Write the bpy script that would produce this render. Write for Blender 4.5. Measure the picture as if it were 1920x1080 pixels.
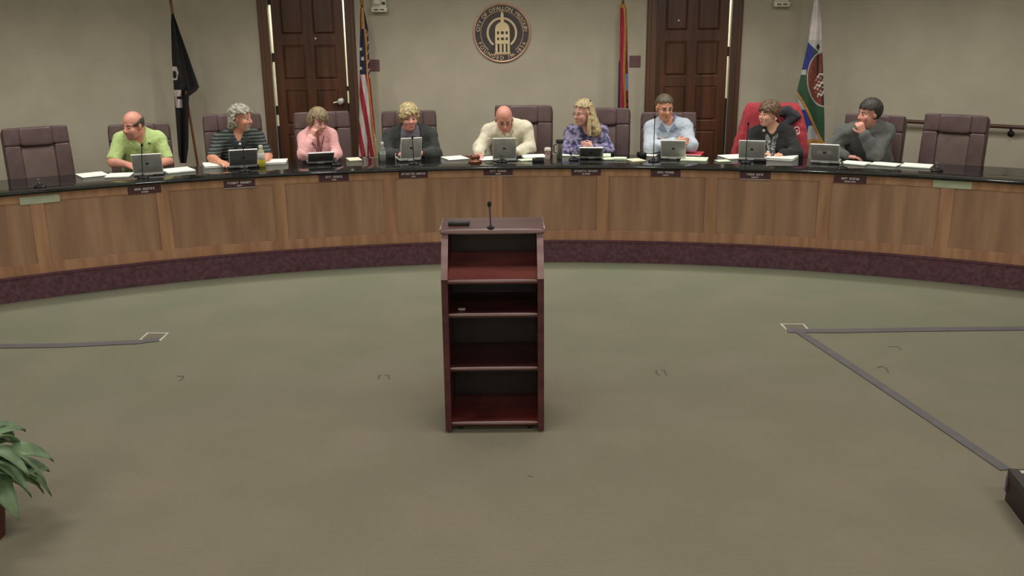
import bpy, bmesh, math, random
import numpy as np
from mathutils import Vector, Matrix, Euler

random.seed(7)
for _o in list(bpy.data.objects):
    bpy.data.objects.remove(_o, do_unlink=True)
SC = bpy.context.scene
COL = SC.collection
PI = math.pi

# ------------------------------------------------------------------ camera
F_PX, PITCH, ROLL, CAM_Z = 1788.3233, 0.281579, -0.010303, 2.4
CX, CY = 0.0949, 0.4123            # centre of the curved dais
_F = Vector((0, math.cos(PITCH), -math.sin(PITCH)))
_U0 = Vector((0, math.sin(PITCH), math.cos(PITCH)))
_R0 = Vector((1, 0, 0))
_R = _R0 * math.cos(ROLL) + _U0 * math.sin(ROLL)
_U = _U0 * math.cos(ROLL) - _R0 * math.sin(ROLL)
camd = bpy.data.cameras.new('camera')
camd.sensor_fit = 'HORIZONTAL'
camd.sensor_width = 36.0
camd.lens = F_PX * 36.0 / 1920.0
camd.clip_end = 200
cam = bpy.data.objects.new('camera', camd)
COL.objects.link(cam)
cam.matrix_world = Matrix(((_R.x, _U.x, -_F.x, 0), (_R.y, _U.y, -_F.y, 0), (_R.z, _U.z, -_F.z, CAM_Z), (0, 0, 0, 1)))
SC.camera = cam

# ------------------------------------------------------------------ world, lamps, exposure
W = bpy.data.worlds.new('world')
SC.world = W
W.use_nodes = True
W.node_tree.nodes['Background'].inputs[0].default_value = (0.9, 0.95, 1.0, 1)
W.node_tree.nodes['Background'].inputs[1].default_value = 0.02
SC.view_settings.view_transform = 'Standard'
SC.view_settings.look = 'None'
SC.view_settings.gamma = 1.0
SC.view_settings.exposure = 0.30
SC.view_settings.use_curve_mapping = False

CEIL = 3.55
WARM = (1.0, 0.975, 0.925)
def area_lamp(name, loc, size, power, col=WARM, rot=(0, 0, 0)):
    l = bpy.data.lights.new(name, 'AREA')
    l.shape = 'RECTANGLE'; l.size = size[0]; l.size_y = size[1]
    l.energy = power; l.color = col
    o = bpy.data.objects.new(name, l); COL.objects.link(o)
    o.location = loc; o.rotation_euler = rot
    return o
def spot_lamp(name, loc, power, angle, blend, radius=0.08, col=WARM, aim=None):
    l = bpy.data.lights.new(name, 'SPOT')
    l.energy = power; l.color = col; l.spot_size = math.radians(angle); l.spot_blend = blend
    l.shadow_soft_size = radius
    o = bpy.data.objects.new(name, l); COL.objects.link(o)
    o.location = loc
    if aim is not None:
        o.rotation_euler = (Vector(aim) - Vector(loc)).to_track_quat('-Z', 'Y').to_euler()
    return o
# unseen ceiling lamps over the floor; rearmost row added to light upright faces
for lx in (-3.4, 0.0, 3.4):
    for ly, pw in ((-4.6, 52), (-1.6, 42), (1.6, 28), (4.8, 26)):
        area_lamp('unseen_ceiling_lamp', (lx, ly, CEIL - 0.03), (1.2, 0.6), pw)
# recessed downlights in an arc over the dais seats
for k, a in enumerate((-32, -22, -12, -2, 8, 18, 28)):
    ar = math.radians(a)
    spot_lamp('downlight_lamp', (CX + 9.35 * math.sin(ar), CY + 9.35 * math.cos(ar), CEIL - 0.03), 72, 140, 0.6, 0.12)
    area_lamp('cove_lamp', (CX + 8.75 * math.sin(ar), CY + 8.75 * math.cos(ar), CEIL - 0.03), (1.35, 0.30), 11, rot=(0, 0, -ar))
# light on in the corridor behind the two doors
area_lamp('corridor_lamp', (-2.4, 12.6, 3.3), (1.2, 0.6), 60, (1.0, 0.97, 0.85))
area_lamp('corridor_lamp', (2.3, 12.6, 3.3), (1.2, 0.6), 60, (1.0, 0.97, 0.85))

# ------------------------------------------------------------------ geometry of the room
def ray(x, y):
    return _F * F_PX + _R * (x - 960) - _U * (y - 540)
O0 = Vector((0, 0, CAM_Z))
def at_z(x, y, z):                       # point of a picture position on a level plane
    d = ray(x, y); return O0 + d * ((z - CAM_Z) / d.z)
def at_y(x, y, Y):                       # ... on a plane facing the camera
    d = ray(x, y); return O0 + d * (Y / d.y)
def at_r(x, y, R):                       # ... on an upright cylinder around the dais centre
    d = ray(x, y)
    a = d.x * d.x + d.y * d.y; b = -2 * (CX * d.x + CY * d.y); c = CX * CX + CY * CY - R * R
    return O0 + d * ((-b + math.sqrt(b * b - 4 * a * c)) / (2 * a))
def pol(a, r, z=0.0):
    a = math.radians(a); return Vector((CX + r * math.sin(a), CY + r * math.cos(a), z))
def polar_of(p):
    return math.degrees(math.atan2(p.x - CX, p.y - CY)), math.hypot(p.x - CX, p.y - CY)
def face_rot(a):                          # local +y looks at the dais centre
    return PI - math.radians(a)

STEP = 0.222          # dais floor
TOP = 0.966           # counter top
YB = 11.75            # back wall
R_STEP, R_DESK, R_TOP0, R_TOP1 = 8.80, 8.822, 8.752, 9.56

# ------------------------------------------------------------------ materials
def lin(c):
    return tuple(((v / 255.0) / 12.92 if v / 255.0 <= 0.04045 else ((v / 255.0 + 0.055) / 1.055) ** 2.4) for v in c)
MATS = {}
def mat(name, rgb, rough=0.6, metal=0.0, rgb2=None, scale=(8, 8, 8), detail=4.0, bump=0.0, bscale=None, spec=0.5,
        emit=None, trans=0.0, coat=0.0, lo=0.35, hi=0.65, sheen=0.0):
    if name in MATS: return MATS[name]
    m = bpy.data.materials.new(name); m.use_nodes = True
    nt = m.node_tree; N = nt.nodes; L = nt.links
    b = N['Principled BSDF']
    c1 = lin(rgb)
    b.inputs['Base Color'].default_value = (*c1, 1)
    b.inputs['Roughness'].default_value = rough
    b.inputs['Metallic'].default_value = metal
    b.inputs['Specular IOR Level'].default_value = spec
    if trans: b.inputs['Transmission Weight'].default_value = trans
    if coat: b.inputs['Coat Weight'].default_value = coat; b.inputs['Coat Roughness'].default_value = 0.1
    if sheen: b.inputs['Sheen Weight'].default_value = sheen
    if emit: b.inputs['Emission Color'].default_value = (*lin(emit[0]), 1); b.inputs['Emission Strength'].default_value = emit[1]
    tc = N.new('ShaderNodeTexCoord'); mp = N.new('ShaderNodeMapping'); mp.inputs['Scale'].default_value = scale
    L.new(tc.outputs['Object'], mp.inputs[0])
    nz = N.new('ShaderNodeTexNoise'); nz.inputs['Scale'].default_value = 1.0; nz.inputs['Detail'].default_value = detail
    L.new(mp.outputs[0], nz.inputs['Vector'])
    if rgb2 is None: rgb2 = tuple(v * 0.9 for v in rgb)
    cr = N.new('ShaderNodeValToRGB')
    cr.color_ramp.elements[0].position = lo; cr.color_ramp.elements[1].position = hi
    cr.color_ramp.elements[0].color = (*lin(rgb2), 1); cr.color_ramp.elements[1].color = (*c1, 1)
    L.new(nz.outputs[0], cr.inputs[0]); L.new(cr.outputs[0], b.inputs['Base Color'])
    if bump:
        n2 = N.new('ShaderNodeTexNoise'); n2.inputs['Scale'].default_value = bscale or 60; n2.inputs['Detail'].default_value = 3
        L.new(tc.outputs['Object'], n2.inputs['Vector'])
        bp = N.new('ShaderNodeBump'); bp.inputs['Strength'].default_value = bump; bp.inputs['Distance'].default_value = 0.01
        L.new(n2.outputs[0], bp.inputs['Height']); L.new(bp.outputs[0], b.inputs['Normal'])
    MATS[name] = m
    return m
def stripe_mat(name, c1, c2, freq, duty, rough=0.9):
    m = mat(name, c1, rough); nt = m.node_tree; N = nt.nodes; L = nt.links
    tc = N.new('ShaderNodeTexCoord'); sx = N.new('ShaderNodeSeparateXYZ'); L.new(tc.outputs['Object'], sx.inputs[0])
    mu = N.new('ShaderNodeMath'); mu.operation = 'MULTIPLY'; mu.inputs[1].default_value = freq; L.new(sx.outputs[2], mu.inputs[0])
    fr = N.new('ShaderNodeMath'); fr.operation = 'FRACT'; L.new(mu.outputs[0], fr.inputs[0])
    cr = N.new('ShaderNodeValToRGB'); e = cr.color_ramp.elements
    e[0].position = duty - 0.06; e[0].color = (*lin(c1), 1); e[1].position = duty + 0.06; e[1].color = (*lin(c2), 1)
    L.new(fr.outputs[0], cr.inputs[0]); L.new(cr.outputs[0], N['Principled BSDF'].inputs['Base Color'])
    return m
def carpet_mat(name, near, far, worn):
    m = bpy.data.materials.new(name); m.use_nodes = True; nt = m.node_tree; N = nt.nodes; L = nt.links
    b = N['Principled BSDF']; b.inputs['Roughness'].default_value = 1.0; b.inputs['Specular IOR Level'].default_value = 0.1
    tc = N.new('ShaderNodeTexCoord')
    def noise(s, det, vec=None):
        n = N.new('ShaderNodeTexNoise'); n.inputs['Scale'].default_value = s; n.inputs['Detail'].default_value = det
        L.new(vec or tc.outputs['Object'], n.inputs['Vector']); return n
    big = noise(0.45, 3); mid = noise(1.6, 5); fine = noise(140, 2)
    # camera colour cast painted into the carpet: brown mid-floor, greener towards the dais
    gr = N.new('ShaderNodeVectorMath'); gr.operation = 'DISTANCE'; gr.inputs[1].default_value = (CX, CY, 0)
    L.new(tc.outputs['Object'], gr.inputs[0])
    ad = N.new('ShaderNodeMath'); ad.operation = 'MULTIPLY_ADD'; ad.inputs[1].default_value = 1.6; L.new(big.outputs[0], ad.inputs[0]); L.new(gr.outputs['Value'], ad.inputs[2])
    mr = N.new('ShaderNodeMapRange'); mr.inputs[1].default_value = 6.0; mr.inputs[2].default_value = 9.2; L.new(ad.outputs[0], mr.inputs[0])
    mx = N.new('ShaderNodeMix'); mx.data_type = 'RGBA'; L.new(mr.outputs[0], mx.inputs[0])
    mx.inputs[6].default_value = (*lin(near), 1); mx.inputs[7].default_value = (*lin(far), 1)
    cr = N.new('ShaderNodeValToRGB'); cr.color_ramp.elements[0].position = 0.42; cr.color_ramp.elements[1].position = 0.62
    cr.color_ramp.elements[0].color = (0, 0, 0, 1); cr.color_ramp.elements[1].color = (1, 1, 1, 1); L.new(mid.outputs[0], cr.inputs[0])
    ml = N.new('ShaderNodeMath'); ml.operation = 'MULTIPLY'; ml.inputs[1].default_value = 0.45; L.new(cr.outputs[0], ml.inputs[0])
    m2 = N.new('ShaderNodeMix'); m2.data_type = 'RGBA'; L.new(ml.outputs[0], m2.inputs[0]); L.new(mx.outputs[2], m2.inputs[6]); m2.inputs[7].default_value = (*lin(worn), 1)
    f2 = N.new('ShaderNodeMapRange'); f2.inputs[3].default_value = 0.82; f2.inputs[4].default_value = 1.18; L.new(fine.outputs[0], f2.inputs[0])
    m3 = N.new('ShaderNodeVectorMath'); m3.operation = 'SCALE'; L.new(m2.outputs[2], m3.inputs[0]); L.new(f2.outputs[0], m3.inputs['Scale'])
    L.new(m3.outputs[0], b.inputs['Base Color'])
    # woven rib across the room
    sx = N.new('ShaderNodeSeparateXYZ'); L.new(tc.outputs['Object'], sx.inputs[0])
    w = N.new('ShaderNodeMath'); w.operation = 'MULTIPLY'; w.inputs[1].default_value = 420; L.new(sx.outputs[1], w.inputs[0])
    s = N.new('ShaderNodeMath'); s.operation = 'SINE'; L.new(w.outputs[0], s.inputs[0])
    hh = N.new('ShaderNodeMath'); hh.operation = 'MULTIPLY_ADD'; hh.inputs[1].default_value = 0.3; L.new(s.outputs[0], hh.inputs[0]); L.new(fine.outputs[0], hh.inputs[2])
    bp = N.new('ShaderNodeBump'); bp.inputs['Strength'].default_value = 0.5; bp.inputs['Distance'].default_value = 0.004
    L.new(hh.outputs[0], bp.inputs['Height']); L.new(bp.outputs[0], b.inputs['Normal'])
    return m

M_WALL = mat('wall_vinyl', (186, 178, 157), 0.9, rgb2=(178, 170, 149), scale=(3, 3, 3), bump=0.15, bscale=90)
M_CEIL = mat('ceiling_tile', (205, 203, 195), 0.95)
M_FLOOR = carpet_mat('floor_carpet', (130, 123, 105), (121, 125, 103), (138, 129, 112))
M_BURG = mat('burgundy_carpet', (118, 86, 94), 1.0, rgb2=(94, 68, 74), scale=(25, 25, 25), bump=0.5, bscale=200, spec=0.1)
M_OAK = mat('oak_frame', (192, 147, 112), 0.45, rgb2=(164, 120, 88), scale=(14, 14, 1.2), detail=6)
M_OAKP = mat('oak_panel', (182, 142, 113), 0.45, rgb2=(154, 118, 92), scale=(9, 9, 0.9), detail=7)
M_GRAN = mat('black_granite', (34, 35, 33), 0.09, rgb2=(24, 24, 23), scale=(160, 160, 160), detail=2, spec=0.36)
M_GRAN.node_tree.nodes['Principled BSDF'].inputs['IOR'].default_value = 1.36
M_DOOR = mat('door_wood', (96, 61, 43), 0.27, rgb2=(70, 45, 31), scale=(11, 11, 0.8), detail=6)
M_CASE = mat('casing_wood', (96, 66, 47), 0.4, rgb2=(76, 52, 38), scale=(11, 11, 0.8), detail=6)
M_LEATH = mat('brown_leather', (88, 68, 66), 0.38, rgb2=(74, 53, 50), scale=(6, 6, 6), bump=0.12, bscale=70)
M_LEATH2 = mat('worn_leather', (104, 86, 80), 0.42, rgb2=(92, 74, 68), scale=(6, 6, 6), bump=0.1, bscale=70)
M_BLACK = mat('black_plastic', (24, 24, 25), 0.4)
M_SILVER = mat('silver_shell', (196, 198, 190), 0.42, metal=0.25)
M_SILVERD = mat('grey_shell', (128, 130, 128), 0.4, metal=0.25)
M_EDGE = mat('bright_edge', (246, 246, 240), 0.4)
M_SCREEN = mat('dark_screen', (20, 24, 28), 0.1)
M_PAPER = mat('white_paper', (244, 244, 232), 0.85, rgb2=(232, 234, 220))
M_PAPERG = mat('pale_green_paper', (226, 236, 206), 0.85)
M_CREAM = mat('cream_paper', (236, 230, 196), 0.85)
M_INK = mat('print_grey', (150, 150, 146), 0.9)
M_CHROME = mat('chrome', (224, 222, 212), 0.34, metal=0.55)
M_MAHOG = mat('mahogany', (84, 44, 44), 0.32, rgb2=(64, 31, 32), scale=(3, 14, 14), detail=6)
M_MAHOGE_LIT = mat('mahogany_edge_lit', (146, 120, 118), 0.25, rgb2=(128, 102, 100), scale=(3, 14, 14))  # banding tone made paler by the highlight painted into it
M_MAHOGT = mat('mahogany_top', (100, 64, 62), 0.3, rgb2=(84, 52, 50), scale=(3, 14, 14), detail=6)
M_TAPE = mat('grey_tape', (100, 96, 97), 0.7, rgb2=(93, 89, 90))
M_WHITEP = mat('white_plastic', (226, 224, 206), 0.45)
M_FBOX = mat('floor_box_metal', (215, 210, 190), 0.4)
M_GOLD = mat('gold_fringe', (188, 140, 70), 0.6, rgb2=(160, 112, 48), scale=(60, 60, 60))

# ------------------------------------------------------------------ mesh helpers
class MB:
    """collects shapes in the coordinates of the thing they belong to"""
    def __init__(s): s.v = []; s.f = []; s.m = []
    def add(s, vs, fs, M=None, mi=0):
        o = len(s.v)
        for p in vs:
            p = Vector(p); s.v.append(M @ p if M else p)
        for f in fs: s.f.append(tuple(o + i for i in f)); s.m.append(mi)
    def box(s, c, size, M=None, bev=0.0, mi=0, seg=2):
        bm = bmesh.new(); bmesh.ops.create_cube(bm, size=1.0)
        for v in bm.verts: v.co = Vector((v.co.x * size[0], v.co.y * size[1], v.co.z * size[2]))
        if bev > 0: bmesh.ops.bevel(bm, geom=bm.edges[:], offset=min(bev, min(size) * 0.49), segments=seg, profile=0.5, affect='EDGES')
        bm.verts.index_update()
        T = Matrix.Translation(Vector(c)); T = (M @ T) if M else T
        s.add([v.co.copy() for v in bm.verts], [[v.index for v in f.verts] for f in bm.faces], T, mi); bm.free()
    def tube(s, pts, r, n=10, M=None, mi=0, cap=True):
        pts = [Vector(p) for p in pts]; rs = r if isinstance(r, (list, tuple)) else [r] * len(pts)
        vs = []; fs = []; up = None
        for i, p in enumerate(pts):
            t = (pts[min(i + 1, len(pts) - 1)] - pts[max(i - 1, 0)]).normalized()
            if up is None: up = Vector((0, 0, 1)) if abs(t.z) < 0.9 else Vector((1, 0, 0))
            a = t.cross(up).normalized(); b = a.cross(t).normalized(); up = b
            for k in range(n):
                w = 2 * PI * k / n; vs.append(p + (a * math.cos(w) + b * math.sin(w)) * rs[i])
        for i in range(len(pts) - 1):
            for k in range(n):
                k2 = (k + 1) % n; fs.append((i * n + k, i * n + k2, (i + 1) * n + k2, (i + 1) * n + k))
        if cap: fs.append(tuple(range(n - 1, -1, -1))); fs.append(tuple((len(pts) - 1) * n + k for k in range(n)))
        s.add(vs, fs, M, mi)
    def lathe(s, prof, n=24, M=None, mi=0):
        vs = []; fs = []
        for (r, z) in prof:
            for k in range(n):
                w = 2 * PI * k / n; vs.append((r * math.cos(w), r * math.sin(w), z))
        for i in range(len(prof) - 1):
            for k in range(n):
                k2 = (k + 1) % n; fs.append((i * n + k, i * n + k2, (i + 1) * n + k2, (i + 1) * n + k))
        fs.append(tuple(range(n - 1, -1, -1))); fs.append(tuple((len(prof) - 1) * n + k for k in range(n)))
        s.add(vs, fs, M, mi)
    def cushion(s, c, size, M=None, e=0.35, nu=28, nv=16, mi=0):
        def sp(x): return math.copysign(abs(x) ** e, x)
        vs = []; fs = []
        for i in range(nv + 1):
            v = -PI / 2 + PI * i / nv
            for k in range(nu):
                u = 2 * PI * k / nu
                vs.append((size[0] / 2 * sp(math.cos(v)) * sp(math.cos(u)), size[1] / 2 * sp(math.sin(v)), size[2] / 2 * sp(math.cos(v)) * sp(math.sin(u))))
        for i in range(nv):
            for k in range(nu):
                k2 = (k + 1) % nu; fs.append((i * nu + k, (i + 1) * nu + k, (i + 1) * nu + k2, i * nu + k2))
        T = Matrix.Translation(Vector(c)); T = (M @ T) if M else T
        s.add(vs, fs, T, mi)
    def prism(s, poly, z0, z1, M=None, mi=0):
        n = len(poly)
        vs = [(p[0], p[1], z0) for p in poly] + [(p[0], p[1], z1) for p in poly]
        fs = [tuple(range(n - 1, -1, -1)), tuple(range(n, 2 * n))]
        for i in range(n):
            j = (i + 1) % n; fs.append((i, j, n + j, n + i))
        s.add(vs, fs, M, mi)
    def arc(s, a0, a1, r0, r1, z0, z1, step=1.0, mi=0):
        n = max(2, int(abs(a1 - a0) / step) + 1)
        vs = []; fs = []
        for i in range(n):
            a = a0 + (a1 - a0) * i / (n - 1)
            for (r, z) in ((r0, z0), (r1, z0), (r1, z1), (r0, z1)): vs.append(pol(a, r, z))
        for i in range(n - 1):
            for k in range(4):
                k2 = (k + 1) % 4; fs.append((i * 4 + k, i * 4 + k2, (i + 1) * 4 + k2, (i + 1) * 4 + k))
        fs.append((3, 2, 1, 0)); b = (n - 1) * 4; fs.append((b, b + 1, b + 2, b + 3))
        s.add(vs, fs, None, mi)
    def build(s, name, mats, parent=None, smooth=False, angle=None, label=None):
        me = bpy.data.meshes.new(name)
        me.from_pydata([tuple(v) for v in s.v], [], s.f)
        if not isinstance(mats, (list, tuple)): mats = [mats]
        for m in mats: me.materials.append(m)
        me.polygons.foreach_set('material_index', s.m)
        bm = bmesh.new(); bm.from_mesh(me); bmesh.ops.recalc_face_normals(bm, faces=bm.faces[:])
        if smooth:
            for f in bm.faces: f.smooth = True
            ang = math.radians(angle or 40)
            for e in bm.edges:
                if len(e.link_faces) == 2 and e.calc_face_angle(0) > ang: e.smooth = False
        bm.to_mesh(me); bm.free()
        o = bpy.data.objects.new(name, me); COL.objects.link(o)
        if parent: o.parent = parent
        if label: o['label'] = label
        return o
def tag(o, label=None, cat=None, group=None, kind=None):
    if label: o['label'] = label
    if cat: o['category'] = cat
    if group: o['group'] = group
    if kind: o['kind'] = kind
    return o
def thing(name, label, cat, loc=(0, 0, 0), rotz=0.0, group=None):
    o = bpy.data.objects.new(name, None); COL.objects.link(o); o.empty_display_size = 0.1
    o.location = loc; o.rotation_euler = (0, 0, rotz)
    return tag(o, label, cat, group)
def struct(name, mb, m):
    o = mb.build(name, m); o['kind'] = 'structure'; return o
def origin_to(o, p):
    p = Vector(p); o.data.transform(Matrix.Translation(-p)); o.location = p; return o
def copy_tree(o, parent=None):
    c = o.copy(); COL.objects.link(c)
    if parent: c.parent = parent
    for ch in list(o.children): copy_tree(ch, c)
    return c
def text_geo(txt, size, depth):
    cu = bpy.data.curves.new('t', 'FONT'); cu.body = txt; cu.size = size; cu.extrude = depth; cu.align_x = 'CENTER'; cu.resolution_u = 3
    o = bpy.data.objects.new('t', cu); COL.objects.link(o)
    bpy.context.view_layer.update()
    me = bpy.data.meshes.new_from_object(o.evaluated_get(bpy.context.evaluated_depsgraph_get()))
    vs = [v.co.copy() for v in me.vertices]; fs = [tuple(p.vertices) for p in me.polygons]
    bpy.data.objects.remove(o, do_unlink=True); bpy.data.curves.remove(cu); bpy.data.meshes.remove(me)
    return vs, fs
def RX(a): return Matrix.Rotation(a, 4, 'X')
def RY(a): return Matrix.Rotation(a, 4, 'Y')
def RZ(a): return Matrix.Rotation(a, 4, 'Z')
def TR(*p): return Matrix.Translation(Vector(p if len(p) == 3 else p[0]))

# ================================================================== the room
XL, XR, YF = -6.7, 6.5, -6.0
CL, CR = -3.71, 3.47                    # corners where the back wall meets the slanted side walls
YSL, YSR = 9.80, 9.79
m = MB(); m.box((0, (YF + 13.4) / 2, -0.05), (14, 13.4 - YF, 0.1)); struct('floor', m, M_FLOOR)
m = MB(); m.box((0, (YF + 13.4) / 2, CEIL + 0.05), (14, 13.4 - YF, 0.1)); struct('ceiling', m, M_CEIL)
OPEN = [(-2.858, -1.948), (1.755, 2.642)]
DTOP = 2.75
m = MB(); th = 0.08
xs = [CL - 0.06, OPEN[0][0], OPEN[0][1], OPEN[1][0], OPEN[1][1], CR + 0.06]
for i in (0, 2, 4): m.box(((xs[i] + xs[i + 1]) / 2, YB + th / 2, CEIL / 2), (xs[i + 1] - xs[i], th, CEIL))
for i in (1, 3): m.box(((xs[i] + xs[i + 1]) / 2, YB + th / 2, (CEIL + DTOP) / 2), (xs[i + 1] - xs[i], th, CEIL - DTOP))
struct('wall_back', m, M_WALL)
m = MB(); m.prism([(CL, YB), (CL, YB + 0.1), (XL - 0.05, YSL + 0.1), (XL - 0.05, YSL - 0.033)], 0, CEIL); struct('wall_back_left', m, M_WALL)
m = MB(); m.prism([(CR, YB), (CR, YB + 0.1), (XR + 0.05, YSR + 0.1), (XR + 0.05, YSR - 0.033)], 0, CEIL); struct('wall_back_right', m, M_WALL)
m = MB(); m.box((XL - 0.05, (YF + YSL) / 2, CEIL / 2), (0.1, YSL - YF, CEIL)); struct('wall_left', m, M_WALL)
m = MB(); m.box((XR + 0.05, (YF + YSR) / 2, CEIL / 2), (0.1, YSR - YF, CEIL)); struct('wall_right', m, M_WALL)
m = MB(); m.box(((XL + XR) / 2, YF - 0.05, CEIL / 2), (XR - XL + 0.2, 0.1, CEIL)); struct('wall_front', m, M_WALL)
m = MB(); m.box((0, 13.35, CEIL / 2), (11, 0.1, CEIL)); struct('wall_corridor', m, mat('corridor_paint', (232, 228, 205), 0.9))
# raised dais floor, carpeted riser
arcp = [pol(-42 + 2 * i, R_STEP) for i in range(43)]
poly = [(p.x, p.y) for p in arcp] + [(XR - 0.01, arcp[-1].y), (XR - 0.01, YSR - 0.02), (CR, YB - 0.01), (CL, YB - 0.01), (XL + 0.01, YSL - 0.02), (XL + 0.01, arcp[0].y)]
m = MB(); m.prism(poly, 0.0, STEP)
o = struct('floor_dais', m, M_BURG)
# rounded carpet nosing of the riser
m = MB(); m.tube([pol(-41.5 + i, R_STEP + 0.004, STEP - 0.012) for i in range(84)], 0.013, 8); struct('trim_1', m, mat('burgundy_nosing', (104, 66, 76), 1.0, rgb2=(84, 54, 62), scale=(25, 25, 25)))

# ------------------------------------------------------------------ doors
def door(idx, x0, x1, cas0, cas1, knob_side):
    root = bpy.data.objects.new('door_%d' % idx, None); COL.objects.link(root)
    root.location = ((x0 + x1) / 2, YB, STEP); root['kind'] = 'structure'
    T = TR(-(x0 + x1) / 2, -YB, -STEP)
    g0, g1 = (0.030, 0.030) if idx == 1 else (0.002, 0.024)
    lx0, lx1 = x0 + g0, x1 - g1
    cx = (lx0 + lx1) / 2; w = lx1 - lx0
    m = MB(); zb, zt = STEP + 0.006, DTOP - 0.01
    yf = YB + 0.046
    m.box((cx, yf + 0.016, (zb + zt) / 2), (w, 0.02, zt - zb), T)
    st = 0.105; md = 0.115
    rails = [(zb, 0.575), (0.982 - 0.0, 0.982), (1.105, 1.105)]
    rows = [(0.30, 0.455), (0.575, 0.982), (1.105, 1.514), (1.64, 2.045), (2.168, 2.60)]
    for xa, xb in ((lx0, lx0 + st), (cx - md / 2, cx + md / 2), (lx1 - st, lx1)):
        m.box(((xa + xb) / 2, yf, (zb + zt) / 2), (xb - xa, 0.016, zt - zb), T, bev=0.003)
    zz = [zb] + [v for r in rows for v in r] + [zt]
    for k in range(0, len(zz), 2):
        m.box((cx, yf + 0.0004, (zz[k] + zz[k + 1]) / 2), (w, 0.0155, zz[k + 1] - zz[k]), T, bev=0.003)
    for (za, zc) in rows:
        for xa, xb in ((lx0 + st, cx - md / 2), (cx + md / 2, lx1 - st)):
            i0, i1 = 0.006, 0.030
            vs = [(xa + i0, yf + 0.007, za + i0), (xb - i0, yf + 0.007, za + i0), (xb - i0, yf + 0.007, zc - i0), (xa + i0, yf + 0.007, zc - i0),
                  (xa + i1, yf - 0.010, za + i1), (xb - i1, yf - 0.010, za + i1), (xb - i1, yf - 0.010, zc - i1), (xa + i1, yf - 0.010, zc - i1)]
            m.add(vs, [(4, 5, 6, 7), (0, 1, 5, 4), (1, 2, 6, 5), (2, 3, 7, 6), (3, 0, 4, 7)], T)
    m.build('leaf', M_DOOR, root)
    m = MB()
    for ca, cb in ((cas0, x0 - 0.0), (x1, cas1)):
        m.box(((ca + cb) / 2, YB - 0.012, (STEP + 2.86) / 2), (cb - ca, 0.024, 2.86 - STEP), T, bev=0.006)
        m.box(((ca + cb) / 2 + (0.03 if ca == x1 else -0.03), YB - 0.02, (STEP + 2.86) / 2), (0.045, 0.03, 2.86 - STEP), T, bev=0.008)
    m.box(((cas0 + cas1) / 2, YB - 0.012, 2.81), (cas1 - cas0, 0.026, 0.12), T, bev=0.006)
    m.build('casing', M_CASE, root)
    def fill(name, xa, xb, za, zc, mt, y=yf + 0.012, dy=0.03):  # hinges and latch, plus added blocks that stop the light in the gap
        b = MB(); b.box(((xa + xb) / 2, y, (za + zc) / 2), (xb - xa, dy, zc - za), T); b.build(name, mt, root)
    mh = mat('hinge_metal', (70, 62, 54), 0.4, metal=0.8); ms = mat('gap_block', (40, 32, 28), 0.8)
    if idx == 1:
        for za, zc in ((1.85, 1.956), (1.22, 1.33)): fill('hinge', x0, lx0, za, zc, mh)
        fill('gap_block', x0, lx0, STEP, 1.085, ms); fill('gap_block', x0, lx0, 2.51, DTOP, ms)
        fill('latch_plate', lx1, x1, 1.50, 1.557, mh); fill('latch_plate', lx1, x1, 1.28, 1.355, mh)
        fill('gap_block', lx1, lx1 + 0.016, 1.0, 1.28, ms); fill('gap_block', lx1, x1, 0.865, 1.0, ms); fill('gap_block', lx1, x1, STEP, 0.79, ms)
    else:
        fill('hinge', lx1, x1, 1.865, 1.975, mh); fill('gap_block', lx1, x1, STEP, 1.365, ms)
        fill('hinge', lx1, x1, 2.62, DTOP, mh)
    # lever handle with a round rose, and a door viewer
    kx = lx1 - 0.075 if idx == 1 else lx0 + 0.075
    sgn = -1 if idx == 1 else 1
    kz = 1.381 if idx == 1 else 1.30
    K = T @ TR(kx, yf - 0.008, kz)
    b = MB(); b.lathe([(0.036, 0), (0.036, 0.006), (0.026, 0.012), (0.014, 0.014), (0.014, 0.05), (0.033, 0.055), (0.038, 0.068), (0.033, 0.082), (0.012, 0.088)], 20, K @ RX(PI / 2))
    b.tube([(0, -0.045, 0), (sgn * 0.05, -0.05, -0.008), (sgn * 0.085, -0.05, -0.014)], 0.008, 8, K)
    b.build('knob', M_CHROME, root, smooth=True)
    b = MB(); b.lathe([(0.011, 0), (0.011, 0.005), (0.005, 0.006)], 14, T @ TR(cx + (0.085 if idx == 1 else -0.17), yf - 0.008, 2.12 if idx == 1 else 2.285) @ RX(PI / 2))
    b.build('door_viewer', M_CHROME, root, smooth=True)
door(1, OPEN[0][0], OPEN[0][1], -2.975, -1.832, 1)
door(2, OPEN[1][0], OPEN[1][1], 1.632, 2.768, 0)

# ================================================================== dais desk
POSTS = [-1.541 + 6.7445 * i for i in range(-5, 6)]
A0, A1 = POSTS[0] - 0.4, POSTS[-1] + 0.4
ZB, ZC = STEP, 0.9385
desk = thing('curved_desk', 'long curved oak council desk with framed panels standing on the burgundy step', 'desk', pol(0, R_DESK, STEP))
DT = TR(-desk.location)
def arc_part(name, a0, a1, r0, r1, z0, z1, m_, bead=None):
    b = MB(); b.arc(a0, a1, r0, r1, z0, z1)
    if bead: b.tube([pol(a0 + (a1 - a0) * i / 6, bead[0], bead[1]) for i in range(7)], bead[2], 8)
    o = b.build(name, m_, desk); o.data.transform(DT); return o
pw = math.degrees(0.055 / R_DESK)
for i in range(len(POSTS) - 1):
    arc_part('panel', POSTS[i] + pw, POSTS[i + 1] - pw, R_DESK + 0.016, R_DESK + 0.04, ZB + 0.07, ZC - 0.06, M_OAKP)
for a in POSTS:
    o = arc_part('post', a - pw, a + pw, R_DESK, R_DESK + 0.05, ZB, ZC, M_OAK)
arc_part('top_rail', A0, A1, R_DESK + 0.0005, R_DESK + 0.04, ZC - 0.079, ZC, M_OAK)
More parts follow.
